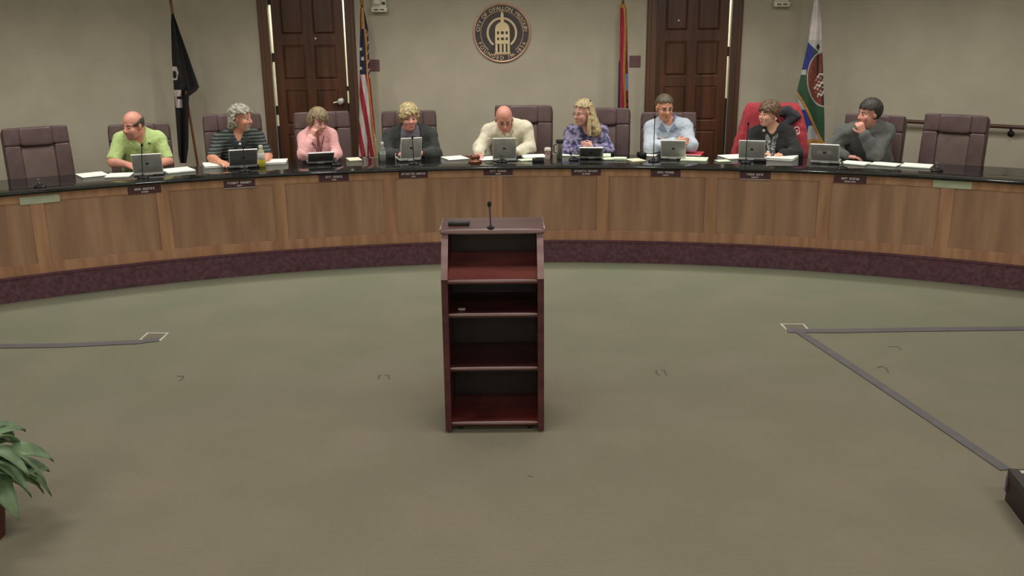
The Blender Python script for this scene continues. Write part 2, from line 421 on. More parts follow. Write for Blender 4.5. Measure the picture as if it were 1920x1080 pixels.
arc_part('bottom_rail', A0, A1, R_DESK + 0.0005, R_DESK + 0.04, ZB, ZB + 0.088, M_OAK)
for i in range(len(POSTS) - 1):
    b = MB(); b.tube([pol(POSTS[i] + pw + (POSTS[i + 1] - POSTS[i] - 2 * pw) * k / 6, R_DESK + 0.012, ZB + 0.089) for k in range(7)], 0.006, 8)
    o = b.build('bead', M_OAK, desk); o.data.transform(DT)
b = MB(); b.arc(A0, A1, R_DESK + 0.05, R_DESK + 0.07, ZB, ZC); o = b.build('backing_board', M_OAKP, desk); o.data.transform(DT)
# cable grommet on the panel behind the podium microphone
# counter slab with eased edges
b = MB()
n = 75; vs = []; fs = []
prof = [(R_TOP0 + 0.006, ZC + 0.0005), (R_TOP0, ZC + 0.006), (R_TOP0, TOP - 0.012), (R_TOP0 + 0.003, TOP - 0.007), (R_TOP0 + 0.009, TOP - 0.0025), (R_TOP0 + 0.018, TOP), (R_TOP1 - 0.006, TOP), (R_TOP1, TOP - 0.006), (R_TOP1, ZC + 0.0005)]
for i in range(n):
    a = A0 + (A1 - A0) * i / (n - 1)
    for (r, z) in prof: vs.append(pol(a, r, z))
k = len(prof)
for i in range(n - 1):
    for j in range(k):
        j2 = (j + 1) % k; fs.append((i * k + j, i * k + j2, (i + 1) * k + j2, (i + 1) * k + j))
fs.append(tuple(range(k))); fs.append(tuple((n - 1) * k + j for j in reversed(range(k))))
b.add(vs, fs)
cou = b.build('countertop', M_GRAN, smooth=True, angle=60)
tag(cou, 'glossy black stone counter running along the top of the curved oak desk', 'countertop')
origin_to(cou, pol(0, 9.15, ZC))

# name plates under the counter edge
M_PLATE = mat('plate_burgundy', (86, 48, 62), 0.35); M_PLTXT = mat('plate_lettering', (240, 234, 230), 0.5); M_PLBL = mat('plate_blank', (196, 204, 176), 0.4)
M_PLH = mat('plate_holder', (190, 178, 170), 0.4)
plates = [((271, 356), [4, 7], [6], 0.0, 'below the man in the light green polo', 0), ((449, 344.5), [7, 7], [5], 0.0, 'below the man in the striped polo', 1), ((626, 333.5), [4, 6], [4], 0.0, 'below the woman in pink', 0),
          ((775, 327.5), [9, 6], [4], 0.0, 'below the woman in the charcoal jacket', 0), ((934, 322.5), [4, 6], [5], 0.0, 'below the bald man in cream', 2), ((1099, 322.5), [8, 7], [8], 0.0, 'below the long-haired blonde woman', 0),
          ((1248, 325), [4, 6], [6], 0.0, 'below the man in the pale blue shirt', 0), ((1416, 329), [5, 5], [7], 0.0, 'below the woman with the red jacket behind her', 1), ((1594, 337), [4, 6], [5, 4], 0.0, 'below the man in the grey sweater', 0)]
for (px, l1, l2, dx, where, hold) in plates:
    p = at_r(px[0], px[1], R_DESK - 0.006); a, r = polar_of(p)
    t = thing('nameplate', 'burgundy nameplate with white lettering ' + where, 'nameplate', p, face_rot(a), 'nameplates along the desk front')
    b = MB(); b.box((0, 0, 0), (0.282, 0.008, 0.066), bev=0.002); b.build('plate', M_PLATE, t)
    b = MB(); rr = random.Random(int(px[0]))
    for row, (words, z, h, cw) in enumerate(((l1, 0.011, 0.020, 0.0145), (l2, -0.017, 0.012, 0.010))):
        tot = sum(words) * cw + (len(words) - 1) * cw * 0.9
        x = tot / 2
        for wd in words:
            for _ in range(wd):
                st = rr.random()
                b.box((x - cw * 0.28, 0.0048, z), (cw * 0.32, 0.0016, h))
                if st < 0.75: b.box((x - cw * 0.6, 0.0048, z + h * (0.38 if st < 0.4 else -0.38)), (cw * 0.6, 0.0016, h * 0.3))
                if st > 0.3: b.box((x - cw * 0.78, 0.0048, z), (cw * 0.3, 0.0016, h))
                x -= cw
            x -= cw * 0.9
    b.build('lettering', M_PLTXT, t)
    if hold:
        b = MB(); b.box((0, 0.001, -0.037), (0.285, 0.014, 0.009), bev=0.002)
        if hold == 2: b.box((0, 0.001, 0.036), (0.285, 0.012, 0.006), bev=0.002)
        b.build('holder', M_PLH, t)
for px, lb in (((75, 374), 'blank pale plate on the desk front before the empty chair at left end'), ((1785.5, 346), 'blank pale plate on the desk front before the empty chair at right end')):
    p = at_r(px[0], px[1], R_DESK - 0.006); a, r = polar_of(p)
    b = MB(); b.box((0, 0, 0), (0.315, 0.008, 0.068), bev=0.002)
    o = b.build('blank_nameplate', M_PLBL); o.location = p; o.rotation_euler = (0, 0, face_rot(a)); tag(o, lb, 'nameplate', 'blank plates at the desk ends')

# ================================================================== chairs
def make_chair(label, w=0.60, h=1.17, m1=None):
    m1 = m1 or M_LEATH
    t = thing('executive_chair', label, 'chair', (0, 0, 0), 0, 'leather chairs behind the desk')
    B = TR(0, -0.20, 0.50) @ RX(math.radians(9))       # reclined back, z up from the seat
    hb = (h - 0.50) / math.cos(math.radians(9))
    b = MB(); b.cushion((0, 0, 0.43), (0.5, 0.54, 0.13), RX(math.radians(0)) @ TR(0, 0, 0), e=0.3); b.build('seat', M_LEATH, t, smooth=True)
    b = MB(); b.cushion((0, -0.045, hb / 2), (w, 0.09, hb), B, e=0.16); b.build('backrest', m1, t, smooth=True)
    sw = w * 0.25
    for s in (-1, 1):
        b = MB(); b.cushion((s * (w / 2 - sw / 2 - 0.005), 0.008, hb * 0.37), (sw, 0.08, hb * 0.735), B, e=0.25)
        b.build('side_bolster', m1, t, smooth=True)
        b = MB(); b.cushion((s * (w / 2 - sw / 2 - 0.008), 0.008, hb * 0.86), (sw * 0.99, 0.08, hb * 0.262), B, e=0.25)
        b.build('wing', m1, t, smooth=True)
    b = MB(); b.cushion((0, 0.016, hb * 0.85), (w * 0.51, 0.085, hb * 0.27), B, e=0.3); b.build('headrest', m1, t, smooth=True)
    b = MB(); b.cushion((0, 0.004, hb * 0.36), (w * 0.52, 0.06, hb * 0.71), B, e=0.25); b.build('back_panel', M_LEATH2, t, smooth=True)
    for s in (-1, 1):
        b = MB(); b.cushion((s * 0.30, -0.02, 0.655), (0.07, 0.30, 0.045), e=0.4); b.tube([(s * 0.30, 0.10, 0.64), (s * 0.30, 0.10, 0.47), (s * 0.24, 0.08, 0.40)], 0.018, 8)
        b.tube([(s * 0.30, -0.12, 0.64), (s * 0.30, -0.14, 0.47), (s * 0.24, -0.12, 0.40)], 0.018, 8)
        b.build('armrest', M_BLACK, t, smooth=True)
    b = MB(); b.lathe([(0.03, 0.09), (0.03, 0.37), (0.09, 0.375), (0.09, 0.39)], 16)
    b.build('gas_column', M_BLACK, t, smooth=True)
    for k in range(5):
        w5 = 2 * PI * k / 5 + 0.3; c, s_ = math.cos(w5), math.sin(w5)
        b = MB(); b.tube([(0.02 * c, 0.02 * s_, 0.11), (0.27 * c, 0.27 * s_, 0.075)], [0.028, 0.018], 8); lg = b.build('leg', M_BLACK, t, smooth=True)
        b = MB(); b.lathe([(0.022, -0.02), (0.028, -0.012), (0.028, 0.012), (0.022, 0.02)], 14, TR(0.27 * c, 0.27 * s_, 0.0285) @ RZ(w5 + PI / 2) @ RX(PI / 2)); b.build('caster', M_BLACK, lg, smooth=True)
    return t
CH = [  # picture position of the top middle of each back, turn, label
    (70, 236, 6, 0, 'empty brown leather swivel chair at the far left end of the desk'),
    (256, 231, -3, 0, 'brown leather swivel chair behind the man in the light green polo'),
    (434, 212, 0, 0, 'brown leather swivel chair behind the man in the striped polo'),
    (604, 208, 2, 0, 'dark leather swivel chair behind the woman in pink'),
    (766, 206, 0, 0, 'dark leather swivel chair behind the woman in the charcoal jacket'),
    (976, 196, -6, 1, 'tallest brown leather swivel chair, behind the bald man in cream'),
    (1127, 201, -4, 0, 'brown leather swivel chair behind the long-haired blonde woman'),
    (1258, 209, 4, 0, 'brown leather swivel chair behind the man in the pale blue shirt'),
    (1447, 204, 0, 0, 'leather swivel chair hidden under the red jacket'),
    (1630, 213, -12, 0, 'brown leather swivel chair behind the man in the grey sweater'),
    (1784, 213, -10, 0, 'empty brown leather swivel chair at the far right end of the desk')]
proto = make_chair(CH[0][4])
big = None
chairs = []
for i, (x, y, tw, kind, lb) in enumerate(CH):
    p = at_r(x, y, 10.17); a, r = polar_of(p)
    if kind: c = make_chair(lb, 0.64, p.z - STEP)
    else: c = proto if i == 0 else copy_tree(proto)
    q = pol(a, 10.17 - 0.34, STEP)
    c.location = q; c.rotation_euler = (0, 0, face_rot(a) + math.radians(tw)); c['label'] = lb
    if not kind: c.scale = (1, 1, (p.z - STEP) / 1.17)
    chairs.append((c, a))

# ================================================================== things on the back wall
SX, SZ, SR = -0.089, 2.161, 0.338
M_BRONZE = mat('seal_dark', (74, 66, 66), 0.5, rgb2=(62, 54, 55), scale=(20, 20, 20)); M_SEALP = mat('seal_pale', (236, 216, 172), 0.45, rgb2=(226, 204, 158)); M_SEALC = mat('seal_copper', (214, 170, 140), 0.35, metal=0.3)
seal = thing('wall_seal', 'round dark town seal with pale clock-tower emblem and lettering on the back wall', 'emblem', (SX, YB, SZ))
TS = RX(PI / 2)                                   # lathe axis towards the room
b = MB(); b.lathe([(SR - 0.012, 0.0), (SR - 0.012, 0.018)], 64, TS); b.build('disc', M_BRONZE, seal, smooth=True)
def ring(name, r, w, h, z, mt, a0=0, a1=360):
    b = MB(); n = 72
    pts = [(r * math.cos(math.radians(a0 + (a1 - a0) * i / n)), -z, r * math.sin(math.radians(a0 + (a1 - a0) * i / n))) for i in range(n + 1)]
    b.tube(pts, w, 8); return b.build(name, mt, seal, smooth=True)
ring('outer_rim', SR - 0.008, 0.0125, 0, 0.016, M_SEALC)
ring('lettering_ring', SR * 0.745, 0.0055, 0, 0.018, M_SEALC, -50, 230)
ring('inner_ring', SR * 0.50, 0.014, 0, 0.018, M_SEALP, -52, 232)
k = SR
b = MB()                                          # clock tower
def ex(poly, z0=0.017, z1=0.032): b.prism([(x * k, z * k) for x, z in poly], z0, z1, TS)
for x0 in (-0.235, -0.085, 0.055, 0.195): ex([(x0, -0.66), (x0 + 0.075, -0.66), (x0 + 0.075, -0.36), (x0, -0.36)])
for z0, z1 in ((-0.37, -0.24), (-0.15, -0.04), (0.06, 0.09)): ex([(-0.24, z0), (0.272, z0), (0.272, z1), (-0.24, z1)])
for z0, z1 in ((-0.24, -0.15), (-0.04, 0.06)):
    for x0, x1 in ((-0.24, -0.17), (-0.10, -0.035), (0.07, 0.13), (0.205, 0.272)): ex([(x0, z0), (x1, z0), (x1, z1), (x0, z1)])
dome = [(0.272, 0.09)] + [(0.016 + 0.256 * math.cos(t * PI / 16), 0.12 + 0.26 * math.sin(t * PI / 16)) for t in range(0, 17)] + [(-0.24, 0.09)]
ex(dome)
ex([(-0.045, 0.3), (0.075, 0.3), (0.068, 0.62), (0.04, 0.72), (-0.01, 0.72), (-0.038, 0.62)], 0.018, 0.0335)
ex([(-0.26, -0.70), (0.29, -0.70), (0.29, -0.65), (-0.26, -0.65)])
b.build('tower', M_SEALP, seal)
b = MB(); b.prism([(x * k, z * k) for x, z in ((-0.46, -0.745), (0.47, -0.745), (0.47, -0.715), (-0.46, -0.715))], 0.017, 0.024, TS); b.build('banner_line', M_SEALC, seal)
b = MB()
def arc_text(txt, r, a_start, a_end, flip, size):
    geo = []
    for ch in txt:
        if ch == ' ': geo.append((None, None, size * 0.36)); continue
        v, f = text_geo(ch, size, 0.004); geo.append((v, f, max(p.x for p in v) - min(p.x for p in v)))
    gap = (abs(math.radians(a_end - a_start)) * r - sum(g[2] for g in geo)) / (len(geo) - 1)
    pos = 0.0
    for v, f, w in geo:
        if v is not None:
            a = math.radians(a_start) + math.copysign((pos + w / 2) / r, a_end - a_start)
            rot = (a - PI / 2) if not flip else (a + PI / 2)
            mx = (max(p.x for p in v) + min(p.x for p in v)) / 2
            b.add(v, f, TS @ TR(r * math.cos(a), r * math.sin(a), 0.021) @ RZ(rot) @ TR(-mx, -size * 0.35, 0))
        pos += w + gap
arc_text("CITY OF O'FALLON, MISSOURI", SR * 0.845, 176, 4, False, 0.062)
arc_text("FOUNDED IN 1856", SR * 0.845, 202, 338, True, 0.062)
b.build('lettering', M_SEALP, seal)

M_SIGN = mat('sign_mauve', (112, 76, 76), 0.5, rgb2=(102, 68, 70))
for px, w, lb in (((702, 122.5), 0.125, 'small mauve room sign on the wall beside the striped flag'), ((1190.5, 115), 0.135, 'small mauve room sign on the wall beside the red flag')):
    p = at_y(px[0], px[1], YB)
    t = thing('room_sign', lb, 'sign', p, 0, 'room signs on the back wall')
    b = MB(); b.box((0, -0.006, 0), (w, 0.012, 0.135), bev=0.003); b.build('sign_plate', M_SIGN, t)
    b = MB(); b.box((0, -0.013, 0.045), (w * 0.8, 0.004, 0.006)); b.box((0, -0.013, -0.048), (w * 0.8, 0.004, 0.006)); b.build('sign_border', mat('sign_line', (134, 98, 94), 0.5), t)

for px, lb, dz in (((713, 23), 'white wall alarm box with dark slots above the striped flag', 0), ((1462, 13), 'white wall alarm box above the right-hand wooden door', 1)):
    p = at_y(px[0], px[1], YB)                   # lower edge of the box
    t = thing('alarm_box', lb, 'alarm', p, 0, 'alarm boxes on the back wall')
    b = MB(); b.box((0, -0.03, 0.085), (0.165, 0.06, 0.17), bev=0.012); b.box((0, -0.075, 0.03), (0.19, 0.05, 0.06), bev=0.012); b.build('housing', M_WHITEP, t, smooth=True)
    b = MB(); b.cushion((-0.025, -0.075, 0.12), (0.085, 0.05, 0.07), e=0.5); b.build('lens', mat('clear_lens', (240, 236, 210), 0.15), t, smooth=True)
    b = MB()
    for x in (-0.035, 0.035): b.box((x, -0.1005, 0.03), (0.05, 0.004, 0.013))
    b.box((0.05, -0.062, 0.10), (0.04, 0.006, 0.03)); b.build('slot', M_BLACK, t)

# handrail along the slanted right wall
NW = Vector((-(YB - YSR), -(XR - CR), 0)).normalized()     # normal into the room
DW = Vector((XR - CR, YSR - YB, 0)).normalized()
def at_wall(x, y, off):
    P0 = Vector((CR, YB, 0)) + NW * off
    d = ray(x, y); return O0 + d * ((P0 - O0).dot(NW) / d.dot(NW))
ra, rb = at_wall(1690, 227, 0.09), at_wall(1905, 238.5, 0.09)
rdir = (rb - ra).normalized()
hr = thing('handrail', 'dark wooden handrail on the right wall behind the empty chair', 'handrail', ra)
b = MB(); b.tube([-rdir * 0.05, rdir * 0.0, rdir * 1.6], 0.022, 12); b.build('rail', mat('rail_wood', (78, 50, 34), 0.4), hr, smooth=True)
b = MB(); b.tube([-rdir * 0.05 + NW * -0.0, -rdir * 0.06 - NW * 0.09], 0.024, 12); b.build('rail_return', mat('rail_end', (196, 176, 140), 0.5), hr, smooth=True)
for f in (1.02,):
    q = (at_wall(1896, 237.5, 0.09) - ra)
    b = MB(); b.tube([q + Vector((0, 0, -0.018)), q + Vector((0, 0, -0.05)) , q - NW * 0.03 + Vector((0, 0, -0.075)) , q - NW * 0.088 + Vector((0, 0, -0.085))], 0.013, 10)
    b.lathe([(0.036, 0), (0.036, 0.01), (0.02, 0.016)], 16, TR(q - NW * 0.089 + Vector((0, 0, -0.085))) @ NW.to_track_quat('Z', 'Y').to_matrix().to_4x4())
    b.build('bracket', M_BLACK, hr, smooth=True)

# ================================================================== flags
def lerp_rows(rows, y):
    for i in range(len(rows) - 1):
        if rows[i][0] <= y <= rows[i + 1][0]:
            t = (y - rows[i][0]) / (rows[i + 1][0] - rows[i][0]); return [rows[i][j] + (rows[i + 1][j] - rows[i][j]) * t for j in range(1, 3)]
    return list(rows[-1][1:])
def flag(label, pole_top, pole_bot, Y, rows, colfn, mats, amp=0.035, folds=2.5, nu=64, nv=210, gname='flags on poles along the back wall', pole_m=None, finial=True, group_mats=None):
    pt, pb = at_y(*pole_top, Y), at_y(*pole_bot, Y)
    d = (pt - pb).normalized()
    base = pb - d * ((pb.z - STEP - 0.02) / d.z)
    base.z = STEP
    t = thing('flag_on_pole', label, 'flag', base, 0, gname)
    b = MB(); b.tube([Vector((0, 0, 0.03)), (pt - base)], 0.014, 12); b.build('pole', pole_m or mat('pole_wood', (110, 66, 36), 0.35), t, smooth=True)
    if finial:
        b = MB(); b.lathe([(0.012, 0), (0.022, 0.01), (0.012, 0.025), (0.02, 0.05), (0.026, 0.075), (0.016, 0.11), (0.002, 0.15)], 14, TR(pt - base)); b.build('finial', mat('brass', (190, 150, 80), 0.3, metal=0.8), t, smooth=True)
    b = MB(); b.lathe([(0.15, 0), (0.15, 0.02), (0.10, 0.035), (0.03, 0.06), (0.02, 0.14)], 24); b.build('stand', mat('brass', (190, 150, 80), 0.3), t, smooth=True)
    y0, y1 = rows[0][0], rows[-1][0]
    vs = []; fs = []; mi = []
    for i in range(nv + 1):
        y = y0 + (y1 - y0) * i / nv; xl, xr = lerp_rows(rows, y)
        for j in range(nu + 1):
            u = j / nu; x = xl + (xr - xl) * u
            ph = u * folds * 2 * PI + 0.012 * (y - y0)
            dy = amp * (0.4 + 0.6 * i / nv) * math.sin(ph) - 0.03
            vs.append(at_y(x, y, Y + dy) - base)
    fmat = {}
    for i in range(nv):
        for j in range(nu):
            a = i * (nu + 1) + j; fs.append((a, a + 1, a + nu + 2, a + nu + 1))
            y = y0 + (y1 - y0) * (i + 0.5) / nv; xl, xr = lerp_rows(rows, y)
            mi.append(colfn(xl + (xr - xl) * (j + 0.5) / nu, y, xl, xr))
    # the cloth, and the trim that is sewn to its edge as a part of its own
    trim = group_mats or ()
    for nm, keep in (('cloth', lambda k: k not in trim), ('fringe', lambda k: k in trim)):
        b = MB(); used = [q for q in range(len(fs)) if keep(mi[q])]
        if not used: continue
        ids = sorted({v for q in used for v in fs[q]}); mp = {v: n for n, v in enumerate(ids)}
        b.v = [vs[v] for v in ids]; b.f = [tuple(mp[v] for v in fs[q]) for q in used]; b.m = [mi[q] for q in used]
        o = b.build(nm, mats, t, smooth=True, angle=80)
        md = o.modifiers.new('thick', 'SOLIDIFY'); md.thickness = 0.006 if nm == 'cloth' else 0.016; md.offset = 0
    return t
FB = dict(rough=0.8, sheen=0.2)
fblack = mat('flag_black', (26, 23, 22), 0.85); fwhite = mat('flag_white', (206, 196, 190), 0.85); fnavy = mat('flag_navy', (36, 36, 62), 0.85)
fred = mat('flag_red', (158, 40, 50), 0.8); fmar = mat('flag_maroon', (112, 28, 36), 0.8); fblue = mat('flag_blue', (44, 52, 118), 0.8)
fgreen = mat('flag_green', (46, 78, 52), 0.8); fbrown = mat('flag_brown', (122, 62, 44), 0.8, rgb2=(100, 48, 36), scale=(30, 30, 30)); fgrey = mat('flag_offwhite', (178, 176, 172), 0.85); fsky = mat('flag_pale_blue', (112, 128, 160), 0.85); fdk = mat('flag_dark_emblem', (58, 34, 28), 0.85)

# black flag with a white emblem, left corner
def c_black(x, y, xl, xr):
    if x < xl + 12 and 124 < y < 152 and (((x - xl - 3) * 0.9) ** 2 + ((y - 140)) ** 2 * 0.25 > 14 or y < 132): return 1 if (y < 150 and (x - xl) < 11 - abs(y - 136) * 0.25) else 0
    if 168 < y < 202 and x < xl + 13 and x > xl + (y - 172) * 0.06: return 1 if not (180 < y < 186 and x > xl + 5) else 0
    return 0
rows_b = [(26, 321.5, 325), (45, 321, 332), (60, 321.3, 337), (110, 322.5, 355), (150, 325, 369), (163, 326, 373), (170, 326.3, 368), (180, 327, 354), (200, 328.5, 353), (275, 334, 353), (290, 335, 351), (306, 338, 349)]
flag('dark flag with white emblem hanging from a wooden pole in the left corner', (320, 3), (370, 305), 11.15, rows_b, c_black, [fblack, fwhite], amp=0.05, folds=1.6)
# stars and stripes
def c_us(x, y, xl, xr):
    fr = 681 + (y - 20) * 0.052 if y < 140 else 687 + (y - 140) * 0.105
    if y < 55 and x > 676.5 + (y - 15) * 0.05: return 4 if x < 680.5 + (y - 15) * 0.08 else 3
    if fr < x < fr + 3.6 and y > 40: return 4
    if y < 140:
        if x > fr + 3.6: return 5 if ((y + int(x) * 3) % 19) > 4 else 1
        cy = (y - 86) % 18; cx_ = (x - xl) - (5.5 if int((y - 86) // 18) % 2 else 2.5)
        return 1 if (abs(cx_) < 2.4 and abs(cy - 6) < 3.2 and y > 84) else 3
    s = (x - 676) - 0.17 * (y - 140)
    kk = math.floor(s / 8.2)
    return 2 if kk % 2 else 1
rows_u = [(15, 676.5, 681), (30, 675.5, 685), (55, 675.5, 690), (85, 674.5, 691), (140, 674.5, 693), (200, 674, 699), (250, 673.5, 704), (294, 673, 706.5)]
flag('red and white striped flag with starred blue canton standing beside the left door', (679, 12), (690, 290), 11.45, rows_u, c_us, [fblack, fwhite, fred, fnavy, M_GOLD, fnavy], amp=0.03, folds=1.3, group_mats=(4,))
# red flag with gold fringe
def c_mo(x, y, xl, xr):
    g0 = 1168.8 + 0.006 * (y - 8) + 1.4 * math.sin((y - 8) * 0.035)
    if y > 240: g0 += 0.0 if y < 256 else -(y - 256) * 0.13
    if y > 248 and y < 276 and x > 1170: return 4 if x < 1178.5 - (y - 262) * 0.1 else 6
    if y < 16: return 4
    if g0 < x < g0 + (3.4 if y < 240 else 5): return 4
    if x < 1162.8 and y > 112: return 3
    if x < 1161.5 and y < 112: return 6
    if x > g0 + 3.4:
        if 138 < y < 170: return 7
        if 182 < y < 215 and int(y / 6) % 2: return 0
        return 6
    return 2
rows_m = [(8, 1164, 1171.5), (18, 1163, 1174.5), (60, 1162.5, 1176), (110, 1162, 1176.5), (118, 1160, 1177), (195, 1158.5, 1178), (240, 1158, 1179), (262, 1158, 1180), (284, 1158, 1180), (296, 1160, 1176)]
flag('narrow red flag with gold fringe standing beside the right door', (1168, 5), (1170, 288), 11.5, rows_m, c_mo, [fblack, fwhite, fred, fnavy, M_GOLD, fnavy, fmar, fsky], amp=0.025, folds=1.2, group_mats=(4,))
# white, blue and green flag with a brown emblem
def c_city(x, y, xl, xr):
    gx = 1493 + (y - 172) * 0.53 + 1.8 * math.sin((y - 172) * 0.06)
    if y > 168 and gx - 2.0 < x < gx + 2.6: return 4
    if y > 172 and x < gx - 2.0:
        if y > 262: return 4
        if y > 236 and x > 1511 + (262 - y) * 0.2: return 8
        return 3 if y > 205 else 8
    ex_, ey = (x - 1543) / 30.0, (y - 148) / 52.0
    rr = ex_ * ex_ + ey * ey
    if rr < 1:
        if rr > 0.9: return 8
        if 138 < y < 182 and (x - 1543) > -19 + abs(y - 162) * 0.4 and (math.sin(x * 0.9 + y * 0.55) + math.sin(x * 0.35 - y * 0.8 + 1) + math.sin(y * 0.33 + x * 0.2)) > 0.55: return 1
        if x > 1541 or (abs(x - 1533) < 2.2 and y < 145) : return 9
        return 5
    if abs(x - 1533.5) < 3.6 - abs(y - 88) * 0.45 and abs(y - 88) < 6: return 9
    if y < 80 + (x - 1516) * 1.0: return 8 if y < 70 and False else (1 if y < 75 else 8)
    if x < 1526 and y < 131 - (x - 1504) * 0.1: return 3
    if y < 140 and x < 1512: return 8
    return 6
rows_c = [(0, 1527, 1534.5), (40, 1520.5, 1539.5), (80, 1515.5, 1541), (130, 1504, 1543), (170, 1494.5, 1544), (200, 1499, 1545), (240, 1508, 1546), (262, 1511, 1546), (275, 1513, 1545)]
flag('white, blue and green flag with a brown emblem standing in the right corner', (1530, -14), (1513, 290), 11.1, rows_c, c_city, [fblack, fwhite, fred, fblue, M_GOLD, fbrown, fgreen, fsky, fgrey, fdk], amp=0.03, folds=1.2, group_mats=(4,))

# ================================================================== podium and floor things
PX0, PX1, PYF = -0.402, 0.182, 5.205
pcx = (PX0 + PX1) / 2; PD = 0.46
M_MAHOGL_SHADE = mat('mahogany_low_shade', (62, 26, 27), 0.4, rgb2=(48, 19, 20), scale=(3, 14, 14)); M_MAHOGB_LIT = mat('mahogany_bottom_lit', (104, 42, 34), 0.4, rgb2=(70, 26, 24), scale=(5, 9, 9), detail=3)  # same wood: shaded middle shelves and lit bottom shelf painted as tones
M_MAHOGD_SHADE = mat('mahogany_back_shade', (34, 24, 25), 0.4); M_MAHOGS_LIT = mat('mahogany_shelf_lit', (122, 66, 58), 0.4, rgb2=(102, 54, 48), scale=(3, 14, 14), detail=6)  # shade of the back panel and light on the top shelf put into colour
pod = thing('lectern', 'dark mahogany open-back lectern on casters in the middle of the floor', 'lectern', (pcx, PYF + PD / 2, 0))
hw = (PX1 - PX0) / 2; st = 0.036; y0 = -PD / 2
ZK, ZT = 0.946, 1.180                             # knee and underside of the top
side = [(y0, 0.012), (PD / 2, 0.012), (PD / 2, ZT), (y0 + 0.165, ZT), (y0, ZK)]
for s in (-1, 1):
    b = MB(); Mx = Matrix(((0, 0, 1, 0), (1, 0, 0, 0), (0, 1, 0, 0), (0, 0, 0, 1)))
    xa = s * hw if s < 0 else hw - st
    b.prism(side, xa, xa + st, Mx); b.build('side_panel', M_MAHOG, pod)
    b = MB(); b.tube([(xa + st / 2, y0 - 0.002, ZK), (xa + st / 2, y0 + 0.162, ZT)], st * 0.5, 4); 
    b.v = []; b.f = []; b.m = []
    v = [(xa - 0.001, y0 - 0.003, ZK), (xa + st + 0.001, y0 - 0.003, ZK), (xa + st + 0.001, y0 + 0.162, ZT), (xa - 0.001, y0 + 0.162, ZT)]
    v += [(p[0], p[1] + 0.006, p[2] - 0.004) for p in v]
    b.add(v, [(0, 1, 2, 3), (7, 6, 5, 4), (0, 4, 5, 1), (1, 5, 6, 2), (2, 6, 7, 3), (3, 7, 4, 0)]); b.build('edge_band', M_MAHOGE_LIT, pod)  # pale band paints the light caught on the slanted front edge
b = MB(); b.box((0, PD / 2 - 0.012, 0.605), (2 * hw - 2 * st, 0.02, 1.13)); b.build('back_panel', M_MAHOGD_SHADE, pod)  # shade inside the lectern put into the near-black colour
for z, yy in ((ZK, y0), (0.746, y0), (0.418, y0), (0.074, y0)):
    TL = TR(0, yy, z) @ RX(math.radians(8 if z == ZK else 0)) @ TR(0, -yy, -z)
    b = MB(); b.box((0, (yy + PD / 2 - 0.02) / 2 + 0.004, z - 0.016), (2 * hw - 2 * st, PD - 0.03, 0.028), TL); sh = b.build('shelf', M_MAHOGS_LIT if z == ZK else M_MAHOGB_LIT if z < 0.1 else M_MAHOGL_SHADE, pod)  # lit and shaded tones of one wood painted per shelf
    b = MB(); b.cushion((0, yy - 0.001, z - 0.008), (2 * hw - 2 * st - 0.002, 0.012, 0.017), e=0.5); b.build('edge_band', M_MAHOGE_LIT, sh, smooth=True)
b = MB(); b.box((0, y0 + 0.145 + 0.16, ZT + 0.013), (2 * hw + 0.012, 0.33, 0.026), bev=0.004); tp = b.build('top', M_MAHOGT, pod)
b = MB(); b.cushion((0, y0 + 0.14, ZT + 0.013), (2 * hw + 0.02, 0.022, 0.03), e=0.5)
for s in (-1, 1): b.box((s * (hw + 0.007), y0 + 0.145 + 0.158, ZT + 0.014), (0.008, 0.33, 0.03), bev=0.003)
b.build('edge_band', M_MAHOGE_LIT, tp, smooth=True)
for sx in (-1, 1):
    for sy in (-1, 1):
        b = MB(); x, y = sx * (hw - 0.085), sy * (PD / 2 - 0.065)
        b.lathe([(0.024, -0.013), (0.028, -0.008), (0.028, 0.008), (0.024, 0.013)], 16, TR(x, y, 0.0285) @ RY(PI / 2))
        b.box((x, y, 0.045), (0.036, 0.03, 0.02), bev=0.004); b.build('caster', M_BLACK, pod, smooth=True)
PT = ZT + 0.026
# gooseneck microphone on the lectern
mp = at_z(920, 430, PT + 0.005); mtip = at_y(917.5, 383, mp.y + 0.12)
mc = thing('gooseneck_microphone', 'thin black gooseneck microphone rising from the lectern top', 'microphone', (mp.x, mp.y + 0.035, PT))
dv = mtip - mc.location
b = MB(); b.lathe([(0.022, 0), (0.022, 0.012), (0.01, 0.02)], 16); b.build('base', M_BLACK, mc, smooth=True)
b = MB(); b.tube([(0, 0, 0.015), (dv.x * 0.3, dv.y * 0.15, dv.z * 0.45), (dv.x * 0.8, dv.y * 0.6, dv.z * 0.85), dv], 0.0042, 8); b.build('stem', M_BLACK, mc, smooth=True)
b = MB(); b.cushion(dv, (0.024, 0.024, 0.034), e=0.8); b.build('capsule', mat('foam', (14, 14, 15), 0.9), mc, smooth=True)
rp = at_z(860, 424, PT)
rc = thing('remote_control', 'flat black remote control lying on the lectern top', 'remote', (rp.x, rp.y + 0.03, PT), 0.0)
b = MB(); b.box((0, 0, 0.011), (0.125, 0.055, 0.022), bev=0.005); b.build('body', M_BLACK, rc, smooth=True)
b = MB(); b.box((0, 0.004, 0.0225), (0.105, 0.03, 0.002)); b.build('button_pad', mat('grey_keys', (60, 70, 74), 0.4), rc)
sp = at_z(866, 581, 0.746)
b = MB(); b.cushion((0, 0, 0.006), (0.045, 0.03, 0.012), e=0.6); o = b.build('eraser', mat('chalk', (150, 140, 128), 0.8), smooth=True); o.location = (sp.x, sp.y, 0.7445); tag(o, 'small pale scrap lying on the upper shelf of the lectern', 'scrap')

